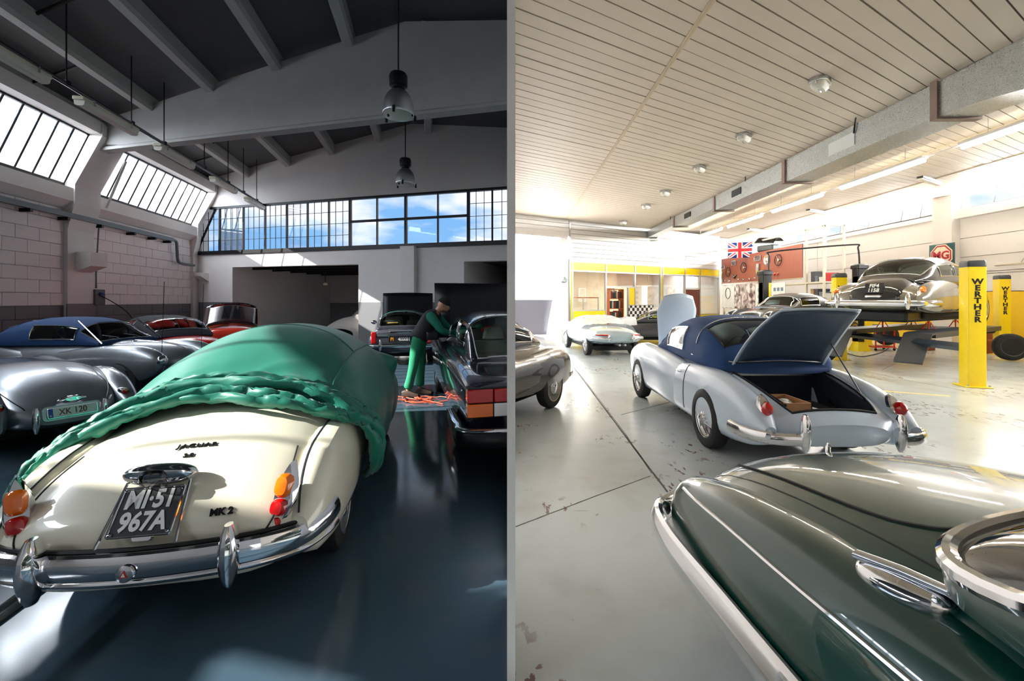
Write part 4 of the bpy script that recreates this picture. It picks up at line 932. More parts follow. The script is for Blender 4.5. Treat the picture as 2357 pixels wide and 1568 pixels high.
# silver roadster seen from its tail
c2 = thing('silver_roadster', 'silver roadster tail with oval plate lamp and a white plate reading XK 120', 'car', (-6.40, 5.62, 0), math.radians(60), sc=(.88, .88, .88))
s2 = saloon(c2, XK_BODY, None, SILVER, (-1.25, 1.35), .33, [(-1.25, .33, .36), (1.35, .36, .38)], 'disc')
w2 = wings(c2, SILVER, XK_REAR, XK_FRONT, [(1.35, .36, .38)]); b2 = bvh_of([s2['body']] + w2)
for sg in (-1, 1):
    p, n = cast(b2, (sg * .56, -3.5, .70), (0, 1, -.05), 0)
    b_ = MB().loft([[Vector((p.x + .055 * s_ * math.cos(a), p.y + .20 - .24 * t, p.z + .05 * s_ * math.sin(a))) for a in [2 * PI * k / 14 for k in range(14)]] for t, s_ in ((0, .1), (.3, .7), (.6, 1), (1, .85))]).build('tail_lamp', CHROME, c2)
    MB().lathe([(.036, 0), (.034, .02), (.002, .028)], T(p.x, p.y - .04, p.z) @ R(90, 'X'), 16).build('red_lens', REDLENS, b_)
    overrider(c2, sg * .30, -2.24, .30, .60, .035, .05); MB().tube([(sg * .30, -2.2, .42), (sg * .30, -1.9, .42)], .02, 6).build('bumper_bracket', CHROME, c2)
    lp = on_surface(b2, smooth_path([(sg * x, y, 2) for x, y in ((.36, -2.1), (.44, -1.9), (.50, -1.6), (.53, -1.2), (.56, -.8))], 5), (0, 0, -1), .001); MB().tube(lp, .006, 5).build('boot_lid_gap', BLACKM, c2)
Mp = facing((0.02, -2.2, .50), (0, -1, .28))
MB().loft([[Mp @ Vector((q[0], q[1], z)) for q in rrect(.52, .17, .04)] for z in (-.05, -.006)]).build('plate_mount', SILVER, c2)
o = plate(c2, Mp, .44, .115, ['XK 120'], .10, PLATEW, mat('plate_ink', rgb(110, 50, 40), .5), sx=.8, bold=.001)
MB().bb(-.215, -.175, -.052, .052, .0085, .0095).build('blue_band', mat('plate_blue', rgb(30, 70, 170), .4), o, smooth=0); text('B', .035, PLATEW, o, T(-.195, -.03, .0105), .001)
MB().loft([[Mp @ Vector((.13 * s_ * math.cos(a), .14 + .045 * s_ * math.sin(a), z)) for a in [2 * PI * k / 20 for k in range(20)]] for z, s_ in ((0, 1), (.03, .95), (.05, .6))]).build('plate_lamp', CHROME, c2)
MB().tube([(-.05, -1.9, .24), (-.05, -2.2, .22)], .03, 12).build('exhaust_pipe', STEEL, c2); MB().tube([(.08, -1.9, .24), (.08, -2.2, .22)], .026, 12).build('exhaust_pipe', STEEL, c2)

# silver roadster with the blue hood
c3 = thing('silver_roadster', 'silver roadster with a navy blue hood and chrome framed windscreen', 'car', (-7.7, 7.85, 0), math.radians(-92), sc=(.97, .97, .97))
s3 = saloon(c3, XK_BODY, HOOD, SILVER, (-1.25, 1.35), .33, [(-1.25, .33, .36), (1.35, .36, .38)], 'disc', NAVY, HW)
w3 = wings(c3, SILVER, XK_REAR, XK_FRONT, [(1.35, .36, .38), (-1.25, .36, .36)]); b3 = bvh_of([s3['body']] + w3)
for sg in (-1, 0, 1):
    if sg: MB().tube([(sg * .60, .92, .93), (sg * .56, .46, 1.32)], .014, 6).build('windscreen_frame', CHROME, c3)
    lp = on_surface(b3, smooth_path([((.46 * sg if sg else 0), y, 2) for y in (.95, 1.2, 1.6, 1.9)], 4), (0, 0, -1), .001); MB().tube(lp, .005, 5).build('bonnet_seam', CHROME if not sg else BLACKM, c3)
p, n = cast(b3, (0.12, 1.05, 2), (0, 0, -1)); MB().lathe([(.045, 0), (.04, .008), (.002, .01)], facing(p, n, (0, 1, 0)), 18).build('bonnet_badge', CHROME, c3)
for x in (-.2, .2): MB().tube([(x, .9, .97), (x + .05, .82, 1.02), (x + .22, .75, 1.06)], .006, 5).build('wiper', CHROME, c3)
for sg in (-1, 1): MB().ball((sg * .60, 1.98, .64), (.10, .08, .10)).build('headlamp', CHROME, c3)
steering(c3, -.32, .3, .98); seat(c3, -.32, -.35, .8, DKLEATH); seat(c3, .32, -.35, .8, DKLEATH)

# red convertible with black hood, by the block wall
REDC = paint('red_enamel', rgb(206, 22, 20))
c4 = thing('red_convertible', 'red convertible with a black hood parked near the block wall', 'car', (-8.45, 10.4, 0), math.radians(60))
R4B = [(-2.0, .5, .36, .5, .62), (-1.9, .68, .3, .5, .74), (-1.5, .76, .24, .52, .82), (-.8, .78, .22, .54, .84), (.3, .78, .2, .54, .84), (1.0, .77, .22, .54, .82), (1.6, .72, .26, .52, .76), (1.9, .6, .32, .5, .66)]
s4 = saloon(c4, R4B, [(r[0] + .0, r[1] + .03, r[2] - .1, r[3] - .1, r[4] - .09) + tuple(r[5:]) for r in HOOD], REDC, (-1.2, 1.2), .31, [(-1.2, .32, .35), (1.2, .32, .35)], 'disc', BLACKC, dict(rear=(1.1, 2.2, .27), screen=(5.2, 6.85, .36), sides=((2.9, 3.7), (3.8, 5.0)), sv=(.27, .49)))
steering(c4, -.32, .3, .88); bumper(c4, [(-.74, -1.7), (-.66, -2.0), (0, -2.1), (.66, -2.0), (.74, -1.7)], .45, .04)
for sg in (-1, 1): MB().tube([(sg * .785, -.05, .74), (sg * .80, .02, .745), (sg * .785, .12, .74)], .012, 6).build('door_handle', CHROME, c4)

# red estate with its dark tailgate up
c5 = thing('red_estate', 'red car with its dark tailgate raised and tan seats showing', 'car', (-8.45, 13.2, 0), math.radians(30))
s5 = saloon(c5, [(r[0], r[1], r[2], r[3] + .1, r[4] + .12) for r in R4B], None, mat('bright_red_paint', rgb(230, 60, 40), .3, coat=1), (-1.2, 1.2), .31, [(-1.2, .32, .35), (1.2, .32, .35)])
TAN = mat('tan_leather', rgb(190, 128, 80), .5, var=.1)
hb = MB().grid(lambda a, b: (-.62 + 1.24 * b, -1.75 + .95 * a, 1.02 + .50 * a - .12 * (2 * b - 1) ** 2), 8, 10).build('tailgate', mat('maroon_dark', rgb(44, 20, 24), .2, coat=1), c5, solid=.03)
MB().grid(lambda a, b: (-.45 + .9 * b, -1.55 + .62 * a, 1.145 + .325 * a - .07 * (2 * b - 1) ** 2), 6, 6).build('tailgate_window', mat('dark_glass', rgb(20, 24, 26), .08, coat=1), hb)
MB().tube(smooth_path([(-.6, -.78, 1.42), (-.3, -.8, 1.53), (.3, -.8, 1.53), (.6, -.78, 1.42)], 5), .02, 6).build('tailgate_edge', CHROME, hb)
for x in (-.36, .36): seat(c5, x, .3, .9, TAN, .55, .42); seat(c5, x, -.55, .85, TAN, .55, .45)
MB().loft([[(x * w_, y, z) for x in (-1, 1)] + [(x * w_ * .9, y, z + .03) for x in (1, -1)] for y, w_, z in ((-.2, .55, 1.33), (.9, .6, 1.30), (1.1, .62, 1.1))]).build('red_roof_panel', MATS['bright_red_paint'], c5)
for sg in (-1, 1): MB().tube([(sg * .58, 1.1, .95), (sg * .55, .8, 1.36)], .02, 6).build('pillar', CHROME, c5); MB().tube([(sg * .58, -.5, .9), (sg * .52, -.72, 1.4)], .012, 6).build('stay', BLACKM, c5)

# car under a grey dust sheet in the garage
DUST = mat('grey_dust_sheet', rgb(150, 144, 140), .85, var=.08, vscale=2, bump=.1, bscale=200)
ctr = FB @ Vector((ub(775), 2.6, 0))
c6 = thing('covered_car', 'car under a crumpled grey dust sheet inside the garage', 'car', ctr, AB + math.radians(176))
ev = Hull([(-2.1, .6, -.1, .4, .7), (-1.9, .82, -.1, .5, .9), (-1.4, .88, -.1, .55, 1.05), (-.9, .88, -.1, .6, 1.38), (-.3, .86, -.1, .6, 1.5), (.4, .86, -.1, .6, 1.42), (.9, .88, -.1, .55, 1.08), (1.6, .86, -.1, .5, .98), (2.1, .78, -.1, .45, .8), (2.25, .6, -.1, .4, .6)])
def dpt(a, b):
    v = -.72 + 1.44 * b; p = ev.P(a, v); low = max(0, .75 - p.z)
    f = .10 * low * math.sin(p.y * 7 + 2 * noise.noise(p * 2)) + .07 * low * math.sin(p.x * 13) + .02 * noise.noise(p * 3); d = Vector((p.x, p.y * .5, 0))
    q = p + (d.normalized() if d.length else d) * (f + .12 * low); q.z = max(.01, q.z); return q
MB().grid(dpt, 60, 60).build('dust_sheet', DUST, c6, smooth=180, solid=.004)
MB().bb(-.7, .7, -1.9, 1.9, .15, .8).build('body', BLACK, c6, bev=.1)
for y in (-1.3, 1.3):
    for sg in (-1, 1): wheel(c6, sg * .62, y, .3, sg, 'steel')

# ------------------------------------------------------------------ dark saloons in the hall
GREYBLUE = paint('gunmetal_paint', rgb(64, 66, 76), metal=.5)
XJB = [(-2.42, .62, .36, .56, .70, 3.2), (-2.36, .76, .32, .58, .80, 3.2), (-2.1, .83, .28, .58, .87, 3), (-1.6, .86, .25, .58, .92, 3), (-.8, .87, .23, .58, .93, 3), (.5, .87, .22, .58, .92, 3), (1.4, .85, .24, .56, .88, 3), (2.0, .8, .28, .54, .82, 3), (2.3, .66, .36, .52, .7, 3)]
XJG = [(-1.78, .60, .84, .88, .92, 2.8), (-1.62, .66, .82, .9, .97, 2.8), (-1.1, .68, .82, .9, 1.26, 2.8), (-.75, .66, .82, .9, 1.35, 2.8), (-.1, .65, .82, .9, 1.38, 2.8), (.4, .65, .82, .9, 1.35, 2.8), (.8, .67, .82, .9, 1.16, 2.8), (1.12, .68, .82, .9, .97, 2.8), (1.25, .68, .8, .86, .92, 2.8)]
c7 = thing('grey_saloon', 'gunmetal saloon with plate PI 400081 and its bonnet up by the white wall', 'car', (-3.05, 12.5, 0), math.radians(10), sc=(1.0, .72, 1.0))
s7 = saloon(c7, XJB, XJG, GREYBLUE, (-1.35, 1.4), .33, [(-1.35, .34, .37), (1.4, .34, .37)], 'disc')
bumper(c7, [(-.86, -2.1), (-.80, -2.40), (0, -2.5), (.80, -2.40), (.86, -2.1)], .50, .045); overrider(c7, -.5, -2.5, .38, .66, .04, .05); overrider(c7, .5, -2.5, .38, .66, .04, .05)
for sg in (-1, 1):
    MB().bb(sg * .66 - .06, sg * .66 + .06, -2.44, -2.3, .56, .84).build('tail_lamp', REDLENS, c7, bev=.02); MB().bb(sg * .66 - .062, sg * .66 + .062, -2.43, -2.3, .76, .83).build('indicator', AMBER, c7, bev=.01)
    MB().bb(sg * .45 - .13, sg * .45 + .13, -2.435, -2.42, .73, .79).build('reflector_bar', STEEL, c7, bev=.005)
o = plate(c7, facing((0, -2.435, .66), (0, -1, 0)), .60, .145, [], .1, PLATEB, PLATEW)
text('PI', .12, PLATEO, o, T(-.22, 0, .0095), .002, 'plate_characters', sx=.9, bold=.003); text('400081', .12, PLATEW, o, T(.07, 0, .0095), .002, 'plate_characters', sx=.82, bold=.003)
MB().tube([(-.26, -2.47, .83), (.26, -2.47, .83)], .035, 10, flat=.9).build('plate_light_bar', CHROME, c7)
MB().bb(-.42, -.1, -1.5, -1.35, .95, 1.05).build('cushion_roll', mat('straw_cushion', rgb(196, 160, 90), .8), c7, bev=.04)
for x in (-.33, .33): seat(c7, x, .15, .75, LEATHER, .5, .42); seat(c7, x, -.9, .7, LEATHER, .55, .38)
steering(c7, -.33, .65, 1.0); MB().grid(lambda a, b: (-.75 + 1.5 * b, 1.1 + .30 * a, 1.02 + .82 * a + .02 * math.cos((2 * b - 1) * 1.5)), 6, 8).build('raised_bonnet', BLACKM, c7, solid=.03)
for sg in (-1, 1): MB().ball((sg * .95, .72, .98), (.09, .05, .06)).build('door_mirror', CHROME, c7)

MIDN = paint('midnight_blue', rgb(26, 28, 42), rough=.2)
c8 = thing('luxury_saloon', 'midnight blue luxury saloon with square red and amber tail lamps, bonnet raised', 'car', (-.135, 6.47, 0), math.radians(14))
RRB = [(-2.56, .86, .40, .62, .86, 7, 4), (-2.50, .90, .34, .62, .90, 7, 4), (-2.1, .92, .28, .62, .94, 7, 4), (-1.5, .93, .25, .62, .97, 7, 4), (-.6, .94, .23, .62, .98, 7, 4), (.6, .94, .22, .62, .97, 7, 4), (1.5, .93, .24, .6, .95, 7, 4), (2.3, .9, .3, .6, .92, 7, 4), (2.6, .86, .4, .58, .88, 7, 4)]
RRG = [(-1.70, .66, .84, .90, .95, 4.2), (-1.62, .72, .84, .92, 1.0, 4.2), (-1.28, .74, .84, .92, 1.36, 4.2), (-1.05, .73, .84, .92, 1.45, 4.2), (-.3, .72, .84, .92, 1.48, 4.2), (.4, .72, .84, .92, 1.46, 4.2), (.75, .73, .84, .92, 1.28, 4.2), (1.1, .75, .84, .92, 1.0, 4.2), (1.2, .75, .82, .9, .95, 4.2)]
s8 = saloon(c8, RRB, RRG, MIDN, (-1.5, 1.55), .35, [(-1.5, .36, .39), (1.55, .36, .39)], 'disc', None, dict(rear=(1.0, 2.75, .30), screen=(5.7, 7.5, .33), sides=((2.5, 3.9), (4.05, 5.7)), sv=(.30, .47)), dict(x=.80, rim=CHROME))
for sg in (-1, 1):
    lampb = MB().bb(sg * .90 - sg * .42, sg * .90, -2.60, -2.45, .60, .86).build('tail_lamp', BLACK, c8, bev=.01)
    for (xa, xb, za, zb_, m_) in ((.68, .905, .735, .85, REDLENS), (.68, .905, .61, .725, AMBER), (.48, .67, .735, .85, REDLENS), (.48, .67, .61, .725, PLATEW)): MB().bb(sg * xa, sg * xb, -2.615, -2.5, za, zb_).build('lens', m_, lampb, bev=.008)
    MB().tube([c8b for c8b in ((sg * .935, -2.45, .82), (sg * .945, -1.5, .845), (sg * .952, 0, .86), (sg * .945, 1.5, .85), (sg * .92, 2.4, .83))], .008, 6).build('coach_line', CHROME, c8)
    for y in (-.5, .55): MB().bb(sg * .93, sg * .965, y, y + .18, .78, .82).build('door_handle', CHROME, c8, bev=.01)
    MB().bb(sg * .98 - .1, sg * .98 + .1, .78, .86, .98, 1.12).build('door_mirror', BLACKM, c8, bev=.03)
bumper(c8, [(-.96, -1.9), (-.95, -2.4), (-.85, -2.66), (0, -2.72), (.85, -2.66), (.95, -2.4), (.96, -1.9)], .45, .085, .05, BLACKM); bumper(c8, [(-.985, -1.9), (-.975, -2.4), (-.875, -2.69), (0, -2.75), (.875, -2.69), (.975, -2.4), (.985, -1.9)], .52, .018, .03, name='bumper_strip')
for x in (-.40, .40): seat(c8, x, -1.0, .72, LEATHER, .62, .42, True); seat(c8, x, .15, .75, LEATHER, .55, .45, True)
MB().bb(-.7, .7, -1.6, -1.2, .9, .985).build('parcel_shelf', LEATHER, c8, smooth=0)
for k, (x, z, m_) in enumerate(((-.50, 1.28, REDP), (-.44, 1.29, REDP), (-.56, 1.31, mat('green_felt', rgb(30, 140, 90), .8)))): MB().ball((x, -1.2, z), (.05, .02, .03)).build('hanging_trinket', m_, c8)
MB().grid(lambda a, b: (-.9 + 1.8 * b, 1.3 + .28 * a, .98 + .95 * a), 4, 6).build('raised_bonnet', BLACKM, c8, solid=.03)
clip_x(c8, TP0 - .002, -1)

# ================================================================== cars of the workshop
# white drophead with boot and bonnet open
ICE = paint('ice_white_paint', rgb(206, 222, 240), rough=.28)
c9 = thing('white_drophead', 'ice white drophead coupe with navy hood, boot lid and bonnet open', 'car', (2.92, 6.0, 0), math.radians(0), sc=(.97, .97, .97))
W9 = [(-2.24, .42, .34, .46, .54, 2.2), (-2.1, .60, .3, .5, .66, 2.2), (-1.75, .72, .26, .54, .82, 2.2), (-1.25, .78, .24, .56, .94, 2.2), (-.7, .80, .22, .56, .98, 2.4), (0, .79, .2, .56, .97, 2.4), (.6, .79, .2, .56, .96, 2.3), (1.1, .74, .2, .55, .94, 2.2), (1.6, .60, .24, .55, .87, 2.2), (1.95, .42, .32, .55, .78, 2.2), (2.1, .25, .42, .55, .66, 2.2)]
ncut = (.09, .315, -.22, .22)
s9 = saloon(c9, W9, [(r[0] + .02 - (.06 if 0 < i < 3 else 0), r[1] + .06) + tuple(r[2:4]) + (r[4] + (0, .09, .13, .11, .09, .08, .04, 0)[i],) + (3.0,) for i, r in enumerate(HOOD)], ICE, (-1.22, 1.37), .335, [(-1.22, .36, .42), (1.37, .36, .41)], 'wire', NAVY, dict(rear=(1.15, 2.1, .27), screen=(5.2, 6.85, .36), sides=((3.0, 5.0),), sv=(.31, .485)), dict(x=.75), cutout=ncut)
w9 = wings(c9, ICE, [(-2.24, .06, .36, .44, .52), (-2.0, .15, .28, .5, .70), (-1.6, .16, .22, .5, .84), (-1.2, .17, .2, .5, .89), (-.7, .16, .2, .5, .88), (-.2, .15, .2, .5, .83), (.3, .08, .2, .48, .76)],
           [(2.04, .06, .5, .6, .72), (1.9, .15, .36, .58, .83), (1.6, .17, .24, .55, .92), (1.25, .17, .2, .55, .95), (.7, .16, .2, .55, .93), (.1, .17, .2, .5, .89), (-.4, .14, .2, .5, .84), (-.8, .06, .2, .48, .76)], [(-1.22, .36, .42), (1.37, .36, .41)], .66, .66)
b9 = bvh_of([s9['body']] + w9); H9 = s9['hull']
TRIM = mat('boot_lining_navy', rgb(20, 30, 46), .8); BOOTF = mat('boot_floor_mat', rgb(92, 90, 88), .8, var=.2, vscale=6)
tray = MB(); tray.add([(-.42, -2.04, .50), (.42, -2.04, .50), (.50, -1.1, .50), (-.50, -1.1, .50), (-.40, -2.06, .68), (.40, -2.06, .68), (.50, -1.1, .90), (-.50, -1.1, .90)], [(3, 7, 6, 2), (0, 4, 7, 3), (1, 2, 6, 5)]); tray.build('boot_lining', TRIM, c9, smooth=0)
MB().bb(-.54, .54, -2.06, -1.1, .47, .50).build('boot_floor', BOOTF, c9, smooth=0); MB().bb(-.5, .5, -1.16, -1.13, .80, .84).build('boot_rail', STEEL, c9, smooth=0)
MB().tube(H9.edge(ncut, .004, 10), .012, 6, closed=True).build('boot_seal', BLACK, c9)
hg = H9.P(ncut[1], 0); lidm = H9.patch((ncut[0], ncut[1], -.22, .22), 14, 14); lidm.v = [p - hg for p in lidm.v]
lid9 = lidm.build('boot_lid', ICE, c9, T(*hg) @ R(-58, 'X'), smooth=60, solid=.012)
inn = H9.patch((ncut[0] + .012, ncut[1] - .012, -.205, .205), 12, 12, -.02); inn.v = [p - hg for p in inn.v]; inn.build('lid_lining', mat('lid_inner_paint', rgb(70, 88, 110), .5), lid9, smooth=60, solid=.006)
MB().tube([(.08, -.40, -.06), (.14, -.30, -.045), (.24, -.34, -.05)], .02, 6).build('lid_cutout', BLACK, lid9)
st = R(-58, 'X') @ Vector((.42, -.42, -.09)) + hg; MB().tube([st, (.52, -1.85, .66)], .008, 6).build('lid_stay', DARKGREY, c9)
for x in (-.3, .22): MB().tube(smooth_path([hg + Vector((x, -.02, .02)), hg + Vector((x, -.05, -.06)), hg + Vector((x, .02, -.10))], 4), .012, 6).build('hinge', STEEL, c9)
def tear_lamp(root, b, sg, x, z, s_=1.0):
    p, n = cast(b, (sg * x, -4, z), (0, 1, 0), -.01); n = (n + Vector((sg * .15, -.5, 0))).normalized(); M_ = facing(p, n)
    def ring(w_, h_, zz): return [M_ @ Vector((w_ * s_ * math.cos(a) * (1 - .35 * max(0, math.sin(a))), h_ * s_ * math.sin(a) * (1.3 if math.sin(a) > 0 else 1), zz)) for a in [2 * PI * k / 20 for k in range(20)]]
    o = MB().loft([ring(.06, .09, 0), ring(.055, .085, .03), ring(.04, .07, .045)]).build('tail_lamp', CHROME, root)
    MB().loft([[q - M_.to_3x3() @ Vector((0, .035 * s_, 0)) for q in ring(.042 * k, .05 * k, zz)] for k, zz in ((1, .035), (1, .07), (.7, .10), (.15, .11))]).build('red_lens', REDLENS, o)
    return o
for sg in (-1, 1):
    tear_lamp(c9, b9, sg, .62, .66, 1.15)
    bumper(c9, [(sg * .84, -1.85), (sg * .82, -2.1), (sg * .68, -2.28), (sg * .42, -2.34)], .43, .055, .03); overrider(c9, sg * .42, -2.35, .34, .66, .04, .06)
    lp = on_surface(b9, smooth_path([(sg * 3, -.62, z) for z in (.30, .45, .6, .75, .85)], 4), (-sg, 0, 0), .001); MB().tube(lp, .006, 5).build('door_gap', BLACKM, c9)
    p, n = cast(b9, (sg * 3, -.42, .74), (-sg, 0, 0), .012); MB().tube([p + Vector((0, -.07, 0)), p + Vector((sg * .02, -.03, .005)), p + Vector((sg * .02, .04, .005)), p + Vector((0, .07, 0))], .011, 6).build('door_handle', CHROME, c9)
p, n = cast(b9, (-.56, -1.22, 2), (0, 0, -1), .002); fm = facing(p, n, (0, 1, 0)); MB().tube([fm @ Vector((q[0], q[1], 0)) for q in rrect(.15, .17, .04)], .004, 5, closed=True).build('fuel_flap_gap', BLACKM, c9); MB().lathe([(.008, 0), (.006, .006)], fm @ T(.03, -.03, 0), 10).build('flap_lock', DARKGREY, c9)
MB().grid(lambda a, b: ((-.36 + .72 * b) * (1 - .35 * max(0, a - .72) / .28) * (.75 + .35 * a), 1.92 - .22 * a - .06 * math.sin(b * PI), .80 + 1.0 * a - .05 * (2 * b - 1) ** 2 * a), 12, 12).build('raised_bonnet', ICE, c9, smooth=60, solid=.03)
steering(c9, -.34, .32, .98, .2); seat(c9, -.34, -.35, .8, DKLEATH, .5, .3); seat(c9, .34, -.35, .8, DKLEATH, .5, .3)
MB().tube(smooth_path([(x, y, z) for x, y, z in ((-.70, -.60, .98), (-.66, -1.0, .99), (-.52, -1.27, .975), (0, -1.36, 1.0), (.52, -1.27, .975), (.66, -1.0, .99), (.70, -.60, .98))], 6), .010, 6).build('hood_piping', STEEL, c9)
G9 = s9['gh']; MB().tube([G9.P(2.35 / 7 - .02 * abs(v) / .4, v, .004) for v in [-.42 + .84 * k / 20 for k in range(21)]], .007, 5).build('hood_piping', STEEL, c9)
# things lying in the open boot
def w9p(x, y, z): return c9.matrix_basis @ Vector((x, y, z))
bpy.context.view_layer.update()
bx9 = thing('cardboard_box', 'open cardboard box holding white bags in the boot of the white drophead', 'box', w9p(-.28, -1.82, .49), 0)
for nm, a in (('side', (-.14, -.13, -.2, .2)), ('side', (.13, .14, -.2, .2)), ('side', (-.14, .14, -.2, -.19)), ('side', (-.14, .14, .19, .2))): MB().bb(*a, 0, .19).build(nm, CARD, bx9, smooth=0)
MB().bb(-.14, .14, -.2, .2, 0, .01).build('bottom', CARD, bx9, smooth=0)
for k, (x, y) in enumerate(((-.03, -.07), (.04, .06))): tag(MB().ball(w9p(-.28 + x, -1.82 + y, .60), (.085, .085, .07)).build('plastic_bag', mat('white_bag', rgb(226, 224, 216), .5, bump=.3, bscale=30)), 'crumpled white bag inside the cardboard box in the boot', 'bag', 'bags in the cardboard box')
pu = thing('gear_puller', 'black steel clamp tool lying on the boot floor', 'tool', w9p(.2, -1.72, .51), .4)
MB().tube([(-.15, 0, .02), (.15, 0, .02)], .018, 6).build('bar', BLACKM, pu); MB().tube(smooth_path([(.15, 0, .02), (.2, .03, .05), (.16, .06, .12)], 4), .016, 6).build('claw', BLACKM, pu); MB().tube([(-.02, -.08, .02), (-.02, .1, .03)], .016, 6).build('screw', STEEL, pu)
tag(MB().tube([w9p(.02 + .17 * math.cos(a) * (1 + .08 * math.sin(3 * a)), -1.55 + .12 * math.sin(a), .515 + .01 * math.sin(2 * a)) for a in [.1 * k for k in range(100)]], .009, 6).build('rubber_hose', BLACK), 'coiled black rubber hose lying on the boot floor', 'hose')

# green saloon in the foreground, tail towards the white drophead
BRG = paint('racing_green', rgb(0, 54, 44), rough=.35)
c10 = thing('green_saloon', 'dark green classic saloon with chrome framed rear window and chrome fuel cap', 'car', (1.86, .2, 0), math.radians(186), sc=(.97, .92, .97))
GB = [(-2.46, .46, .42, .56, .68, 2.2), (-2.38, .66, .36, .58, .80, 2.2), (-2.1, .78, .3, .6, .90, 2.2), (-1.6, .84, .26, .62, .99, 2.2), (-1.1, .87, .25, .62, 1.05, 2.2), (-.4, .88, .24, .62, 1.08, 2.4), (.8, .88, .24, .62, 1.06, 2.4), (1.6, .82, .26, .6, 1.0, 2.2), (2.2, .62, .34, .56, .85, 2.2)]
GG = [(-1.12, .62, .88, .98, 1.05, 2.2), (-.95, .78, .88, .98, 1.17, 2.2), (-.55, .84, .88, 1.0, 1.40, 2.2), (-.1, .84, .88, 1.0, 1.50, 2.4), (.5, .82, .88, 1.0, 1.50, 2.4), (1.0, .8, .88, 1.0, 1.34, 2.4), (1.4, .78, .88, 1.0, 1.1, 2.4)]
s10 = saloon(c10, GB, GG, BRG, (-1.45, 1.5), .34, [(1.5, .35, .38)], 'disc', None, dict(rear=(3.2, 3.3, .02), screen=(4.4, 5.7, .33), sides=((1.9, 3.0), (3.1, 4.4)), sv=(.33, .475)), dict(x=.68), nu=60)
w10 = wings(c10, BRG, [(-2.44, .05, .42, .52, .62), (-2.25, .13, .34, .54, .76), (-1.8, .19, .28, .55, .85), (-1.3, .21, .26, .56, .89), (-.7, .20, .26, .56, .88), (0, .16, .26, .55, .84), (.6, .06, .3, .54, .7)], None, [], .735)
b10 = bvh_of([s10['body']] + w10)
lidp = [(-.52, -1.28), (-.44, -1.20), (-.2, -1.16), (0, -1.15), (.2, -1.16), (.44, -1.20), (.52, -1.28), (.55, -1.45), (.53, -1.9), (.50, -2.2), (.44, -2.36)]
lp = on_surface(b10, smooth_path([(x, y, 3) for x, y in [(-.44, -2.36), (-.50, -2.2), (-.53, -1.9), (-.53, -1.45)] + lidp], 5), (0, 0, -1), .001); MB().tube(lp, .007, 5).build('boot_lid_gap', BLACK, c10)
G10 = s10['gh']
def rwin(r, a, off): c_, s_ = math.cos(a), math.sin(a); return G10.P((1.25 + 1.0 * r * math.copysign(abs(c_) ** .8, c_)) / 6, .44 * r * math.copysign(abs(s_) ** .7, s_), off)
rw = MB().grid(lambda i, j: rwin(.02 + .98 * i, 2 * PI * j, .006), 10, 40).build('rear_window', mat('dark_rear_glass', rgb(14, 20, 20), .04, coat=1), c10, smooth=180)
MB().tube([rwin(1.0, 2 * PI * k / 60, .012) for k in range(60)], .026, 10, closed=True).build('rear_window_surround', CHROME, rw)
p, n = cast(b10, (.74, -1.12, 3), (0, 0, -1), 0); fm = facing(p, n, (-.3, 1, 0))
fc = MB().loft([[fm @ Vector((.062 * s_ * math.cos(a), .115 * s_ * math.sin(a), z)) for a in [2 * PI * k / 28 for k in range(28)]] for z, s_ in ((0, 1.04), (.012, 1.04), (.02, 1), (.032, .8), (.038, .3))]).build('fuel_cap', CHROME, c10)
MB().loft([[fm @ Vector((q[0], y, z + q[1])) for q in rrect(.032 * k, .022 * k, .008)] for y, z, k in ((-.12, .035, 1.0), (.0, .045, 1.0), (.10, .045, .9), (.125, .05, 1.3), (.15, .045, 1.3))]).build('cap_lever', STEEL, fc)
bumper(c10, [(.98, -.1), (.98, -1.0), (.97, -1.6), (.95, -2.15), (.84, -2.45), (.5, -2.60), (0, -2.64), (-.5, -2.60), (-.84, -2.45), (-.95, -2.15), (-.97, -1.6)], .50, .075, .04)
for sg in (-1, 1):
    lp = on_surface(b10, smooth_path([(sg * 3, y, z) for y, z in ((-2.2, .72), (-1.6, .77), (-.8, .78), (0, .76), (.8, .72))], 5), (-sg, 0, 0), .004); MB().tube(lp, .008, 6).build('chrome_strip', CHROME, c10)
    lp = on_surface(b10, smooth_path([(sg * x, y, 3) for x, y in ((.60, -2.3), (.60, -1.9), (.62, -1.4), (.65, -.8), (.68, -.2))], 5), (0, 0, -1), .001); MB().tube(lp, .003, 4).build('wing_seam', BLACKM, c10)
MB().lathe([(.012, 0), (.012, .03), (.004, .05)], T(*cast(b10, (0, -2.25, 3), (0, 0, -1), 0)[0]), 8).build('lid_finial', CHROME, c10)
for x in (-.4, .4): seat(c10, x, -.1, .75, DKLEATH, .6, .3); seat(c10, x, .7, .75, DKLEATH, .5, .3)

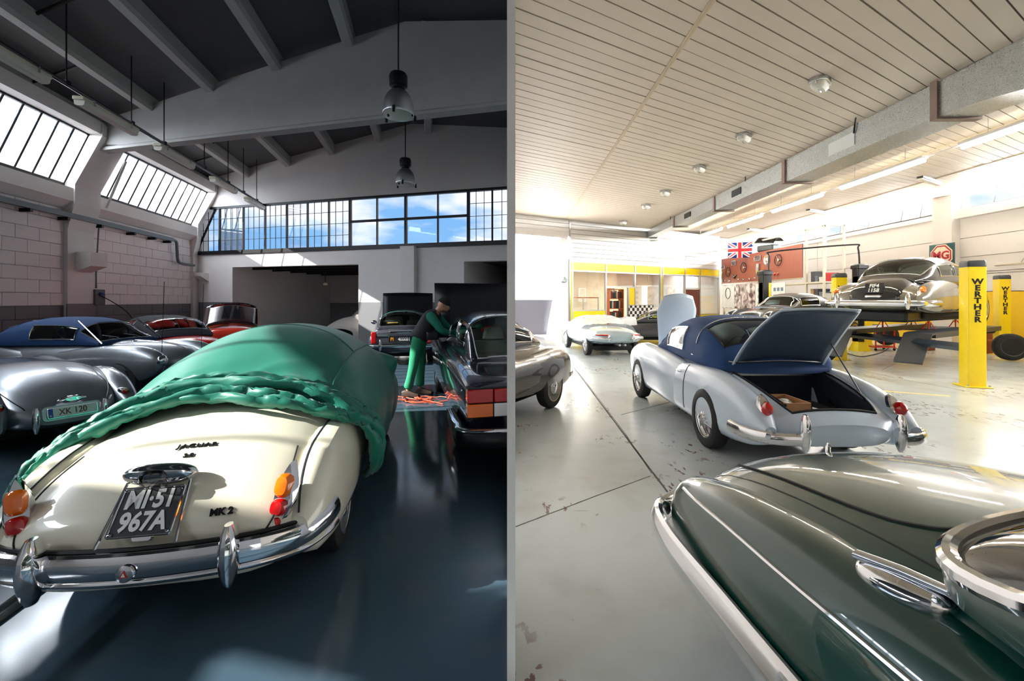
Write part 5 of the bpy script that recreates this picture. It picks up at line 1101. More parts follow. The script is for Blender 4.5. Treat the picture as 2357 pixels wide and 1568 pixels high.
# two tone saloon up on the four post lift
ANTH = paint('black_enamel', rgb(14, 16, 20), rough=.15); SHELL = paint('shell_grey', rgb(136, 132, 122), metal=.55, rough=.2)
LZ = 1.02
c11 = thing('two_tone_saloon', 'black and silver saloon with plate FIF4 1158 raised on the four post lift', 'car', (10.67, 11.4, LZ), math.radians(-59.5), sc=(1.07, 1.03, 1.07))
BB = [(-2.6, .58, .44, .58, .70, 2.4), (-2.5, .76, .38, .6, .82, 2.4), (-2.2, .87, .32, .62, .92, 2.4), (-1.5, .92, .28, .64, .98, 2.4), (-.6, .92, .26, .64, 1.0, 2.6), (.6, .91, .26, .64, 1.0, 2.6), (1.5, .86, .3, .62, 1.0, 2.4), (2.2, .7, .36, .6, .95, 2.4), (2.55, .45, .45, .58, .82, 2.4)]
BG = [(-1.98, .50, .88, .98, 1.05, 2.6), (-1.78, .60, .88, 1.0, 1.14, 2.6), (-1.35, .68, .88, 1.0, 1.42, 2.8), (-.95, .69, .88, 1.0, 1.55, 2.8), (-.2, .69, .88, 1.0, 1.61, 3), (.5, .68, .88, 1.0, 1.57, 2.8), (.85, .68, .88, 1.0, 1.4, 2.6), (1.22, .69, .88, 1.0, 1.1, 2.4), (1.38, .69, .86, .98, 1.03, 2.4)]
s11 = saloon(c11, BB, BG, SHELL, (1.62,), .36, [(-1.5, .40, .42), (1.62, .40, .42)], 'disc', ANTH, dict(rear=(1.1, 2.75, .30), screen=(5.6, 7.2, .33), sides=((2.6, 3.9), (4.05, 5.7)), sv=(.33, .47)), dict(x=.72))
Hb = Hull([(-2.63, .40, .46, .62, .74, 2.6), (-2.53, .50, .44, .66, .88, 2.6), (-2.2, .56, .42, .7, 1.02, 2.6), (-1.75, .60, .42, .7, 1.11, 2.6), (-1.3, .62, .42, .7, 1.13, 2.6), (-.9, .6, .42, .7, 1.1, 2.6)]); bt = Hb.mb(26, 12).build('boot', ANTH, c11)
w11 = wings(c11, SHELL, [(-2.58, .06, .42, .54, .66), (-2.35, .16, .34, .58, .84), (-1.9, .21, .3, .6, .96), (-1.4, .21, .3, .6, 1.0), (-.8, .16, .3, .6, .98), (-.2, .06, .3, .6, .9)], None, [(-1.5, .40, .42)], .74)
b11 = bvh_of([s11['body'], bt] + w11)
bumper(c11, [(-.96, -2.2), (-.92, -2.58), (-.6, -2.74), (0, -2.78), (.6, -2.74), (.92, -2.58), (.96, -2.2)], .50, .065, .04)
for sg in (-1, 1):
    overrider(c11, sg * .62, -2.78, .38, .72, .05, .06)
    p, n = cast(b11, (sg * .76, -4, .78), (0, 1, 0), -.01); o = MB().loft([[facing(p, n) @ Vector((.05 * k * math.cos(a), .08 * k * math.sin(a), z)) for a in [2 * PI * q / 18 for q in range(18)]] for z, k in ((0, 1), (.04, .95), (.06, .4))]).build('tail_lamp', AMBER, c11); MB().lathe([(.045, 0), (.04, .03), (.002, .04)], facing(p + Vector((0, -.01, -.11)), n), 14).build('red_lens', REDLENS, o)
p, n = cast(b11, (0, -4, .82), (0, 1, 0), .01); plate(c11, facing(p, n), .33, .24, ['FIF4', '1158'], .12, PLATEB, PLATEW, sx=.85, bold=.003, rim=False, gap=.11)
p, n = cast(b11, (0, -4, .65), (0, 1, 0), .01); MB().loft([[facing(p, n) @ Vector((q[0] * k, q[1] * k, z)) for q in rrect(.30, .06, .028)] for z, k in ((0, 1), (.03, .9), (.04, .5))]).build('boot_handle', CHROME, c11)
p, n = cast(b11, (0, -4, .56), (0, 1, 0), .01); MB().loft([[facing(p, n) @ Vector((q[0] * k, q[1] * k, z)) for q in rrect(.26, .02, .009)] for z, k in ((0, 1), (.012, .8))]).build('boot_trim', CHROME, c11)
for x in (-.35, .35): seat(c11, x, -1.0, .85, LEATHER, .6, .38); seat(c11, x, .1, .85, LEATHER, .55, .42)
MB().bb(-.5, .5, -2.4, 1.8, .10, .34).build('chassis', BLACKM, c11, bev=.05); MB().tube([(-.7, -1.5, .36), (.7, -1.5, .36)], .06, 10).build('rear_axle', BLACKM, c11); MB().lathe([(.15, -.08), (.15, .08)], T(0, -1.5, .3) @ R(90, 'X'), 16).build('differential', BLACKM, c11)
MB().tube([(-.55, -2.3, .28), (-.58, -2.75, .27)], .03, 10).build('exhaust_pipe', STEEL, c11)

# silver blue roadster under plastic sheeting
ETB = paint('opalescent_blue', rgb(172, 192, 202), metal=.5, rough=.25)
c12 = thing('blue_roadster', 'pale silver blue roadster with slim tail lamps and plastic over its cockpit', 'car', (2.785, 14.1, 0), math.radians(8), sc=(1.0, .9, 1.0))
EB = [(-2.14, .40, .48, .56, .63, 2.3), (-2.05, .60, .42, .57, .70, 2.3), (-1.6, .76, .34, .57, .80, 2.3), (-1.0, .81, .28, .56, .86, 2.4), (-.3, .81, .24, .55, .87, 2.4), (.5, .80, .22, .55, .86, 2.3), (1.3, .74, .24, .54, .80, 2.2), (1.9, .56, .3, .52, .70, 2.2), (2.2, .3, .4, .5, .58, 2.2)]
s12 = saloon(c12, EB, None, ETB, (-1.2, 1.25), .32, [(-1.2, .34, .36), (1.25, .34, .36)], 'wire'); b12 = bvh_of([s12['body']])
for sg in (-1, 1):
    bumper(c12, [(sg * .82, -1.55), (sg * .74, -1.95), (sg * .5, -2.16), (sg * .3, -2.2)], .55, .03, .02); MB().tube(on_surface(b12, [(sg * x, -4, .64) for x in (.34, .42, .5, .58, .64)], (0, 1, 0), .01), .03, 8, flat=.7).build('tail_lamp', REDLENS, c12); overrider(c12, sg * .36, -2.2, .48, .66, .035, .04)
MB().tube([(-.08, -1.9, .36), (-.08, -2.3, .38)], .03, 10).build('exhaust_pipe', STEEL, c12); MB().tube([(.08, -1.9, .36), (.08, -2.3, .38)], .03, 10).build('exhaust_pipe', STEEL, c12)
PLAS = mat('clear_plastic_sheet', rgb(238, 242, 246), .25, bump=.5, bscale=14); PLAS.node_tree.nodes['Principled BSDF'].inputs['Alpha'].default_value = .72
def plas(a, b):
    x = -.95 + 1.9 * b; y = -.95 + 2.2 * a; q = Vector((x, y, 0)); z = .86 + .24 * math.exp(-((y - .15) / .55) ** 2) * (1 - (x / 1.0) ** 4) - .30 * abs(x / .95) ** 6
    return (x * (1 + .05 * noise.noise(q * 4)), y + .1 * noise.noise(q * 3), z + .05 * abs(noise.noise(q * 5)) + .025 * abs(noise.noise(q * 13)) + .03)
sh = MB().grid(plas, 44, 44).build('plastic_sheet', PLAS, None, c12.matrix_basis.copy(), smooth=40); tag(sh, 'crumpled clear plastic sheet over the cockpit of the pale blue roadster', 'sheet')

# brown grey saloon cut off by the white partition
TAUPE = paint('taupe_paint', rgb(92, 86, 80), metal=.5, rough=.2)
c13 = thing('taupe_saloon', 'taupe classic saloon with painted steel wheel beside the white partition', 'car', (-.80, 5.85, 0), math.radians(148))
s13 = saloon(c13, mk2_body, [(-1.55, .5, .88, .94, 1.0, 2.6), (-1.35, .6, .88, .96, 1.1, 2.6), (-.95, .66, .88, .97, 1.33, 2.6), (-.5, .66, .88, .97, 1.44, 2.8), (.1, .65, .88, .97, 1.46, 2.8), (.6, .65, .88, .97, 1.36, 2.6), (1.0, .66, .88, .96, 1.05, 2.4), (1.1, .66, .86, .94, .99, 2.4)], TAUPE, (-1.36, 1.36), .325, [(-1.36, .37, .44), (1.36, .36, .38)], 'disc', None, dict(rear=(.9, 2.2, .31), screen=(4.9, 6.2, .33), sides=((1.9, 3.2), (3.35, 4.9)), sv=(.335, .475)), dict(rim=TAUPE, x=.77, ring=mat('gold_ring', rgb(196, 180, 140), .2, metal=.8)))
for sg in (-1, 1):
    wg = Hull([(-2.2, .04, .46, .54, .62), (-2.0, .12, .3, .54, .78), (-1.7, .16, .26, .55, .88), (-1.3, .17, .26, .56, .92), (-.8, .13, .28, .56, .88), (-.3, .05, .3, .55, .76)], sg * .70).mb(26, 8).build('rear_wing', TAUPE, c13); carve(wg, [(-1.36, .37, .44, sg * .5, sg * 1.2)])
    MB().ball((sg * .62, -2.16, .62), (.05, .05, .09)).build('tail_lamp', AMBER, c13)
bumper(c13, [(-.80, -2.0), (-.70, -2.2), (0, -2.34), (.70, -2.2), (.80, -2.0)], .42, .05)
clip_x(c13, TP1 + .002, 1)

# pale car with its lid up, next to the shutter door
c14 = thing('pale_car', 'pale car with a grey lid raised beside the bright shutter door', 'car', (.22, 11.2, 0), math.radians(4))
s14 = saloon(c14, [(r[0], r[1], r[2], r[3], r[4]) for r in R4B], None, paint('pale_paint', rgb(226, 230, 234)), (-1.2, 1.2), .31, [(-1.2, .32, .35), (1.2, .32, .35)], 'steel')
MB().grid(lambda a, b: ((-.60 + 1.2 * b) * (.8 + .3 * a), -1.3 + .22 * a + .05 * math.sin(a * PI), .84 + .80 * a), 8, 8).build('raised_lid', mat('lilac_grey_primer', rgb(160, 160, 176), .5), c14, smooth=60, solid=.03)
clip_x(c14, TP1 + .002, 1)

# dark car by the office and the roadster on the two post lift
c15 = thing('dark_coupe', 'dark grey car half wrapped in plastic in front of the office', 'car', (5.75, 16.6, 0), math.radians(84), sc=(.95, .9, .95))
s15 = saloon(c15, XJB, XJG, paint('dark_grey_paint', rgb(54, 54, 60), metal=.4), (-1.35, 1.4), .32, [(-1.35, .34, .37), (1.4, .34, .37)], 'steel')
tag(MB().grid(lambda a, b: (-.8 + 1.6 * b, 1.2 + 1.1 * a, 1.05 - .55 * a ** 3 - .3 * abs(2 * b - 1) ** 5 + .05 * noise.noise(Vector((a * 6, b * 7, 1)))), 24, 24).build('plastic_sheet', PLAS, None, c15.matrix_basis.copy(), smooth=40), 'clear plastic sheet over the nose of the dark grey car', 'sheet')
tag(MB().loft([[c15.matrix_basis @ Vector((q[0] * k, -1.9 + q[1] * k, z)) for q in rrect(.3, .26, .08)] for z, k in ((.9, 1), (1.02, .9), (1.1, .4))]).build('red_cloth', REDP), 'red cloth lying on the boot of the dark grey car', 'cloth')
c16 = thing('dark_roadster', 'dark grey roadster held up on the two post lift', 'car', (8.25, 12.85, .52), math.radians(114), sc=(.97, .97, .97))
DKX = paint('slate_paint', rgb(60, 64, 72), metal=.6)
s16 = saloon(c16, XK_BODY, HOOD, DKX, (-1.25, 1.35), .33, [(-1.25, .33, .36), (1.35, .36, .38)], 'disc', mat('slate_hardtop', rgb(84, 92, 104), .3, metal=.4, coat=1), HW); wings(c16, DKX, XK_REAR, XK_FRONT, [(1.35, .36, .38)])
for sg in (-1, 1): MB().ball((sg * .60, 1.98, .64), (.10, .08, .10)).build('headlamp', CHROME, c16)
bumper(c16, [(-.7, 1.95), (-.4, 2.15), (.4, 2.15), (.7, 1.95)], .42, .05)
# grey green tourer at the right
c17 = thing('green_tourer', 'grey green tourer front with chrome lamps beside the green saloon', 'car', (5.55, 1.75, 0), math.radians(4))
GT = paint('grey_green_paint', rgb(64, 84, 76), rough=.25); s17 = saloon(c17, XK_BODY, None, GT, (-1.25, 1.35), .33, [(-1.25, .33, .36), (1.35, .36, .38)], 'wire'); wings(c17, GT, XK_REAR, XK_FRONT, [(1.35, .36, .38)])
for x, y, z, r in ((-.52, 1.95, .98, .075), (-.30, 1.92, .92, .06), (.4, 1.95, .95, .075)):
    o = MB().lathe([(.02, -.12), (r * .8, -.08), (r, 0), (r, .03), (r * .9, .045), (.002, .05)], T(x, y, z) @ R(-90, 'X'), 20).build('lamp', CHROME, c17); MB().tube([(x, y, z - .2), (x, y, z)], .015, 6).build('lamp_stalk', CHROME, o)
MB().tube([(-.52 + .10 * math.cos(a), 1.93, 1.0 + .10 * math.sin(a)) for a in [2 * PI * k / 20 for k in range(20)]], .006, 5, closed=True).build('lamp_hoop', CHROME, c17)
MB().lathe([(.03, 0), (.03, .03), (.002, .04)], T(-.2, 2.1, .80) @ R(-90, 'X'), 14).build('side_lamp', REDLENS, c17)

# ================================================================== person at the dark saloon
def skinned(name, chains, m, parent, sub=2):
    """chains of (point, radius); shared points join the chains into one surface"""
    V, Rr, E, idx = [], [], [], {}
    for ch in chains:
        last = None
        for p, r in ch:
            k = tuple(round(c, 4) for c in p)
            if k not in idx: idx[k] = len(V); V.append(p); Rr.append(r)
            i = idx[k]
            if last is not None and last != i: E.append((last, i))
            last = i
    me = bpy.data.meshes.new(name); me.from_pydata(V, E, []); me.materials.append(m); o = bpy.data.objects.new(name, me); COL.objects.link(o); o.parent = parent
    md = o.modifiers.new('skin', 'SKIN'); md.use_smooth_shade = True
    for i, d in enumerate(me.skin_vertices[0].data):
        r = Rr[i]; d.radius = r if isinstance(r, tuple) else (r, r); d.use_root = i == 0
    s_ = o.modifiers.new('smooth', 'SUBSURF'); s_.levels = sub; s_.render_levels = sub
    return o
SKINM = mat('skin', rgb(196, 142, 116), .5, var=.05, vscale=20)
TROU = mat('green_work_trousers', rgb(30, 138, 96), .8, var=.15, vscale=14, bump=.4, bscale=18); SLEEV = mat('green_sleeves', rgb(16, 112, 92), .8, var=.12, vscale=14, bump=.3, bscale=18)
VEST = mat('black_gilet', rgb(30, 30, 36), .7, var=.15, vscale=10, bump=.5, bscale=14); BEAN = mat('black_knit_hat', rgb(18, 18, 22), .9, bump=.4, bscale=120); SHOE = mat('brown_work_shoes', rgb(70, 52, 42), .6)
pe = thing('person', 'person in green work trousers and black gilet leaning over the dark saloon', 'person', (-1.62, 7.35, 0), math.radians(-4))
hipL, hipR, pel = (.02, .10, .93), (.02, -.10, .93), (.04, 0, 1.0)
chest, neckb, head = (.26, 0, 1.32), (.36, 0, 1.43), (.45, 0, 1.53)
shL, shR = (.29, .19, 1.37), (.29, -.19, 1.37); elL, elR = (.50, .24, 1.14), (.50, -.24, 1.12); wrL, wrR = (.68, .16, 1.06), (.70, -.14, 1.05)
knL, knR, anL, anR = (.04, .13, .51), (-.02, -.11, .51), (.02, .15, .10), (-.12, -.10, .10)
def hand(w, d):     # palm and five bent fingers
    w = Vector(w); ch = [[(tuple(w), .026), (tuple(w + Vector((.05, 0, -.015))), (.034, .018)), (tuple(w + Vector((.085, 0, -.03))), (.034, .016))]]
    for k, l in zip((-1.5, -.5, .5, 1.5), (.055, .07, .072, .06)):
        a = w + Vector((.085, 0, -.03)); b = w + Vector((.105, k * .017, -.04)); ch.append([(tuple(a), (.034, .016)), (tuple(b), .0095), (tuple(b + Vector((l * .55, k * .003, -.02))), .0085), (tuple(b + Vector((l * .85, k * .003, -.05))), .0075)])
    a = w + Vector((.05, 0, -.015)); ch.append([(tuple(a), (.034, .018)), (tuple(w + Vector((.06, d * .04, -.02))), .011), (tuple(w + Vector((.095, d * .055, -.035))), .009)])
    return ch
body = skinned('body', [[(pel, .12), (chest, .13), (neckb, .06), (head, .07)], [(pel, .12), (hipL, .075), (knL, .055), (anL, .036), ((.14, .16, .04), .03)], [(pel, .12), (hipR, .075), (knR, .055), (anR, .036), ((.0, -.10, .04), .03)],
    [(chest, .13), (shL, .055), (elL, .04), (wrL, .026)], [(chest, .13), (shR, .055), (elR, .04), (wrR, .026)]] + hand(wrL, -1) + hand(wrR, 1), SKINM, pe)
skinned('trousers', [[((.09, 0, 1.08), (.175, .15)), ((.03, 0, .95), (.18, .15)), ((.03, .10, .84), .105), (knL, .082), ((.03, .145, .3), .075), ((.02, .15, .13), .085)], [((.03, 0, .95), (.18, .15)), ((.03, -.10, .84), .105), (knR, .082), ((-.07, -.105, .3), .075), ((-.12, -.10, .13), .085)]], TROU, pe)
skinned('gilet', [[((.03, 0, .93), (.20, .17)), ((.10, 0, 1.08), (.20, .165)), ((.21, 0, 1.24), (.20, .16)), ((.29, 0, 1.36), (.17, .13)), ((.35, 0, 1.42), .085)], [((.29, 0, 1.36), (.17, .13)), ((.29, .19, 1.37), .10)], [((.29, 0, 1.36), (.17, .13)), ((.29, -.19, 1.37), .10)]], VEST, pe)
for sh, el, wr in ((shL, elL, wrL), (shR, elR, wrR)):
    s_, e_, w_ = Vector(sh), Vector(el), Vector(wr); skinned('sleeve', [[(tuple(s_.lerp(Vector(chest), .3)), .09), (tuple(s_), .088), (tuple(s_.lerp(e_, .55)), .072), (tuple(e_), .064), (tuple(e_.lerp(w_, .6)), .052), (tuple(e_.lerp(w_, .92)), .045)]], SLEEV, pe)
def headpt(i, j):
    th = PI * i; ph = 2 * PI * j; x, y, z = math.sin(th) * math.cos(ph), math.sin(th) * math.sin(ph), math.cos(th)
    r = Vector((.098 * x, .076 * y, .122 * z))
    if x > 0: r.x += .012 * math.exp(-((z + .55) / .25) ** 2) * x + .028 * math.exp(-(y / .16) ** 2 - ((z + .08) / .16) ** 2) - .010 * math.exp(-((abs(y) - .38) / .16) ** 2 - ((z - .14) / .12) ** 2) + .008 * math.exp(-(y / .3) ** 2 - ((z + .42) / .08) ** 2)
    if z < -.3: r.y *= .9; r.x *= 1 + .1 * (x > 0)
    return r
Mh = T(.47, 0, 1.545) @ R(28, 'Y')
hd = MB().grid(headpt, 24, 32).build('head', SKINM, pe, Mh, smooth=180)
for sg in (-1, 1):
    MB().loft([[(-.005 + .022 * k * math.cos(a), sg * (.076 + z), -.005 + .034 * k * math.sin(a)) for a in [2 * PI * q / 12 for q in range(12)]] for z, k in ((-.012, .7), (.004, 1), (.012, .8), (.008, .5))]).build('ear', SKINM, hd)
    MB().ball((.082, sg * .031, .018), (.012, .014, .011)).build('eye', mat('eye_white', rgb(230, 228, 222), .2), hd); MB().ball((.092, sg * .031, .017), (.005, .006, .006)).build('iris', BLACK, hd)
    MB().tube([(.094, sg * .016, .038), (.094, sg * .032, .042), (.086, sg * .048, .038)], .005, 5).build('eyebrow', BLACK, hd)
MB().tube([(.096, -.024, -.055), (.103, 0, -.053), (.096, .024, -.055)], .006, 6).build('mouth', mat('lips', rgb(150, 92, 82), .5), hd)
MB().grid(lambda a, b: headpt(.70 + .22 * a, -.20 + .40 * b) * 1.02, 8, 14).build('beard', mat('stubble', rgb(120, 88, 74), .9), hd, smooth=180)
MB().grid(lambda a, b: headpt(.001 + .46 * a, b) * (1.10 if a < .8 else 1.14) + Vector((-.006, 0, .008)), 12, 28).build('knit_hat', BEAN, hd, smooth=180)
for an, dx in ((anL, .02), (anR, .0)):
    x0, y0 = an[0] + dx, an[1]; MB().loft([[(x0 + x, y0 + q[0] * w_, .055 * h_ + q[1] * .10 * h_) for q in rrect(1, 1, .3)] for x, w_, h_ in ((-.09, .07, 1.0), (-.05, .09, 1.2), (.03, .095, 1.15), (.12, .105, .8), (.19, .09, .65), (.21, .05, .5))]).build('shoe', SHOE, pe)
ORC = mat('orange_cable', rgb(226, 92, 60), .5); oc = []
for k in range(120):
    t = k / 119; a = t * 22; b_ = ground(985, 922); oc.append(b_ + Vector((-.25 + .95 * t * .6 - .2 + .28 * math.cos(a) * (1 + .4 * math.sin(t * 9)), .16 * math.sin(a) + .1 * math.sin(t * 7), .012 + .004 * (k % 5))))
oc = [ground(862, 905) + Vector((0, 0, .012)), ground(905, 912) + Vector((0, 0, .012))] + oc + [ground(1020, 932) + Vector((0, 0, .012))]
tag(MB().tube(smooth_path(oc, 2), .008, 5).build('extension_cable', ORC), 'tangled orange extension cable on the hall floor by the person', 'cable')

# ================================================================== lifts
BLUEG = mat('lift_beam_paint', rgb(44, 54, 68), .4, metal=.3)
P1, P2, P3, P4 = Vector((8.69, 8.2, 0)), Vector((9.0, 11.95, 0)), Vector((14.5, 12.86, 0)), Vector((12.3, 15.1, 0))
lift = thing('four_post_lift', 'yellow four post car lift lettered on its posts, holding the two tone saloon', 'car lift', (0, 0, 0))
for k, P in enumerate((P1, P2, P3, P4)):
    az = math.atan2(P.x, P.y); M_ = T(*P) @ Matrix.Rotation(-az * .35, 4, 'Z')
    po = MB().loft([[(q[0], q[1], z) for q in rrect(.28, .26, .02)] for z in (0, 2.25)]).build('post', YELLOW, lift, M_, smooth=20)
    MB().bb(-.20, .20, -.20, .20, 0, .025).build('base_plate', YELLOW, po, bev=.01)
    for x in (-.16, .16): MB().cyl((x, -.16, .02), (x, -.16, .05), .018, 8).build('anchor_bolt', STEEL, po)
    MB().loft([[(q[0] * k_, q[1] * k_, z) for q in rrect(.29, .27, .03)] for z, k_ in ((2.25, 1), (2.34, .98), (2.37, .85))]).build('post_cap', DARKGREY, po)
    if k != 3:
        for i, ch in enumerate('WERTHER'): text(ch, .14, BLACK, po, T(0, -.132, 1.97 - i * .118) @ R(90, 'X'), .001, 'lettering', sx=1.15, bold=.006)
fv = Vector((math.sin(math.radians(59.5)), math.cos(math.radians(59.5)), 0)); rv = Vector((fv.y, -fv.x, 0)); cc = Vector((10.67, 11.4, 0))
for A, B in ((P1, P2), (P4, P3)):
    d = (B - A).normalized(); MB().tube([A + d * .1 + Vector((0, 0, .72)), B - d * .1 + Vector((0, 0, .72))], .10, 4, flat=.8).build('cross_beam', BLUEG, lift, smooth=0)
CHKP = mat('checker_plate', rgb(70, 72, 76), .45, metal=.6, var=.2, vscale=60, bump=.8, bscale=90)
def lp_(f, r, z): return cc + fv * f + rv * r + Vector((0, 0, z))
for sg in (-1, 1):
    MB().loft([[lp_(f, sg * .72 + q, z) for q, z in ((-.24, .80), (.24, .80), (.24, .92), (-.24, .92))] for f in (-2.3, 2.6)]).build('runway', BLUEG, lift, smooth=0)
    rp = MB().loft([[lp_(f, sg * .72 + q, z + dz) for q, dz in ((-.24, -.02), (.24, -.02), (.24, .02), (-.24, .02))] for f, z in ((-2.28, .90), (-2.5, .88), (-3.05, .30))]).build('ramp', CHKP, lift, smooth=0)
for r_, f_, in ((-.45, -.9), (.45, -.9), (-.45, 1.0), (.45, 1.0)):
    b_ = lp_(f_, r_, .92); t = thing('axle_stand', 'red axle stand under the %s of the raised two tone saloon' % ('boot end' if f_ < 0 else 'bonnet end'), 'stand', b_, 0, 'axle stands on the lift runways')
    for q in range(4): a = PI / 4 + q * PI / 2; MB().tube([(.12 * math.cos(a), .12 * math.sin(a), .0), (.03 * math.cos(a), .03 * math.sin(a), .17)], .012, 5).build('leg', REDP, t)
    MB().cyl((0, 0, .12), (0, 0, .225), .022, 10).build('post', REDP, t); MB().bb(-.05, .05, -.03, .03, .21, .235).build('saddle', REDP, t, bev=.004)
# two post lift with its overhead hose arch
A2, B2 = Vector((8.15, 14.0, 0)), Vector((11.2, 14.0, 0))
l2 = thing('two_post_lift', 'yellow and black two post lift with a bent pipe over it, holding the dark roadster', 'car lift', (0, 0, 0))
for P, h in ((A2, 2.55), (B2, 2.75)):
    po = MB().loft([[(q[0], q[1], z) for q in rrect(.26, .24, .02)] for z in (0, h - .35)]).build('post', YELLOW, l2, T(*P), smooth=20)
    MB().bb(-.13, .04, -.14, .14, .3, h - .36).build('carriage_track', BLACKM, po, smooth=0); MB().loft([[(q[0] * k_, q[1] * k_, z) for q in rrect(.30, .28, .03)] for z, k_ in ((h - .36, 1), (h - .12, 1), (h - .10, 1.25), (h, 1.2), (h + .05, .6))]).build('motor_head', BLACKM, po)
    MB().loft([[(q[0] * k_, q[1] * k_, z) for q in rrect(.4, .36, .02)] for z, k_ in ((0, 1.1), (.03, 1.1), (.3, .66))]).build('base_foot', YELLOW, po, smooth=20)
    for s_ in (-1, 1): MB().tube([(0, s_ * .1, .52), ((1.0 if P is A2 else -1.0), s_ * .55 - .5, .55)], .05, 4).build('arm', DARKGREY, po, smooth=0)
MB().tube(smooth_path([A2 + Vector((.12, 0, 2.3)), A2 + Vector((.14, 0, 3.05)), A2 + Vector((.3, 0, 3.2)), B2 + Vector((-.25, 0, 3.42)), B2 + Vector((-.05, 0, 3.3)), B2 + Vector((0, 0, 2.7))], 6), .025, 8).build('overhead_pipe', BLACKM, l2)

# ================================================================== parts wall and racks
BROWN = mat('brown_pegboard', rgb(140, 74, 58), .5, var=.12, vscale=5)
XP = 10.1
pb = thing('parts_board', 'brown display board hung with chrome car parts on the rack', 'display board', (XP, 18.0, 0))
MB().bb(-.02, .02, -2.9, 2.9, 2.42, 3.6).build('board', BROWN, pb, smooth=0)
for y in (-1.45, 0, 1.45): MB().bb(-.025, -.019, y - .006, y + .006, 2.42, 3.6).build('board_joint', WOOD, pb, smooth=0)
MB().bb(-.03, .03, -2.9, 2.9, 2.36, 2.42).build('edge_rail', STEEL, pb, smooth=0)
def hung(nm, lab, cat, y, z, build):
    t = thing(nm, lab, cat, (XP - .03, 18.0 + y, z), 0, 'chrome parts on the brown board'); build(t)
Qx = R(-90, 'Y')
def swheel(r):
    def f(t):
        MB().tube([Qx @ Vector((r * math.cos(a), r * math.sin(a), .03)) for a in [2 * PI * k / 28 for k in range(28)]], .014, 6, closed=True).build('rim', BLACK, t)
        for k in range(3): MB().tube([Qx @ Vector((0, 0, .02)), Qx @ Vector((r * math.cos(k * 2.1 + .5), r * math.sin(k * 2.1 + .5), .03))], .012, 5).build('spoke', STEEL, t)
        MB().lathe([(.05, 0), (.05, .03), (.002, .04)], Qx, 16).build('hub', STEEL, t)
    return f
def disc(r):
    def f(t): MB().lathe([(r, 0), (r, .02), (r * .8, .05), (r * .5, .04), (r * .3, .07), (.002, .08)], Qx, 26).build('dish', CHROME, t); MB().tube([Qx @ Vector((r * math.cos(a), r * math.sin(a), .015)) for a in [2 * PI * k / 24 for k in range(24)]], .01, 5, closed=True).build('rim', STEEL, t)
    return f
def grille(w_, h_, n_):
    def f(t):
        MB().tube([(-.02, q[0], q[1]) for q in rrect(w_, h_, .03)], .012, 6, closed=True).build('surround', CHROME, t)
        for k in range(n_): MB().bb(-.025, -.005, -w_ / 2 + w_ * (k + .5) / n_ - .008, -w_ / 2 + w_ * (k + .5) / n_ + .008, -h_ / 2, h_ / 2).build('bar', STEEL, t, smooth=0)
    return f
def bars(n_, h_):
    def f(t):
        for k in range(n_): MB().tube([(-.03, .1 * k, -h_ / 2), (-.05, .1 * k, 0), (-.03, .1 * k, h_ / 2)], .03, 8).build('blade', CHROME, t)
    return f
def knob(t): MB().lathe([(.05, 0), (.05, .02), (.03, .05), (.002, .06)], Qx, 14).build('cap', CHROME, t); MB().lathe([(.02, .05), (.015, .065)], Qx, 10).build('centre', DARKGREY, t)
def wingb(t): MB().prism([(-.18, .06), (.18, .06), (0, -.12)], -.03, -.0, 'x').build('shield', BLACKM, t); MB().tube([(-.03, -.18, .06), (-.035, 0, -.02), (-.03, .18, .06)], .012, 6).build('wing', CHROME, t)
hung('steering_wheel', 'black steering wheel hung at the near end of the brown board', 'steering wheel', -1.6, 3.15, swheel(.21)); hung('steering_wheel', 'black steering wheel hung in the middle of the brown board', 'steering wheel', .85, 3.05, swheel(.22)); hung('steering_wheel', 'black steering wheel hung towards the office end of the brown board', 'steering wheel', 2.2, 2.95, swheel(.21))
hung('wheel_disc', 'round chrome wheel disc on the brown board', 'hub cap', -.85, 3.22, disc(.2))
hung('radiator_grille', 'dark chrome grille at the top of the brown board', 'grille', 1.7, 3.32, grille(.32, .2, 8)); hung('radiator_grille', 'wide chrome grille above the upright bars on the brown board', 'grille', -.2, 3.35, grille(.45, .2, 10)); hung('radiator_grille', 'small chrome grille beside the office end of the brown board', 'grille', 2.7, 3.2, grille(.3, .14, 9))
hung('bumper_bars', 'pair of upright chrome bars on the brown board', 'car part', -.3, 2.85, bars(2, .55)); hung('bumper_bars', 'upright chrome bar at the office end of the brown board', 'car part', 2.75, 2.75, bars(1, .5))
hung('winged_badge', 'dark winged shield badge low on the brown board', 'badge', 1.65, 2.72, wingb)
for y, z in ((-1.0, 2.55), (-.6, 2.53), (0, 2.55), (.4, 2.54), (.9, 2.53), (1.3, 2.56), (2.1, 2.52), (2.5, 2.55)): hung('chrome_cap', 'small round chrome cap along the bottom of the brown board', 'car part', y, z, knob)
for y, z in ((-1.35, 2.62), (-1.55, 2.62)): hung('red_lamp', 'small red lamp low on the near end of the brown board', 'lamp', y, z, lambda t: (MB().lathe([(.05, 0), (.045, .04), (.002, .06)], Qx, 14).build('lens', REDLENS, t), MB().lathe([(.06, 0), (.06, .012)], Qx, 14).build('bezel', CHROME, t)))
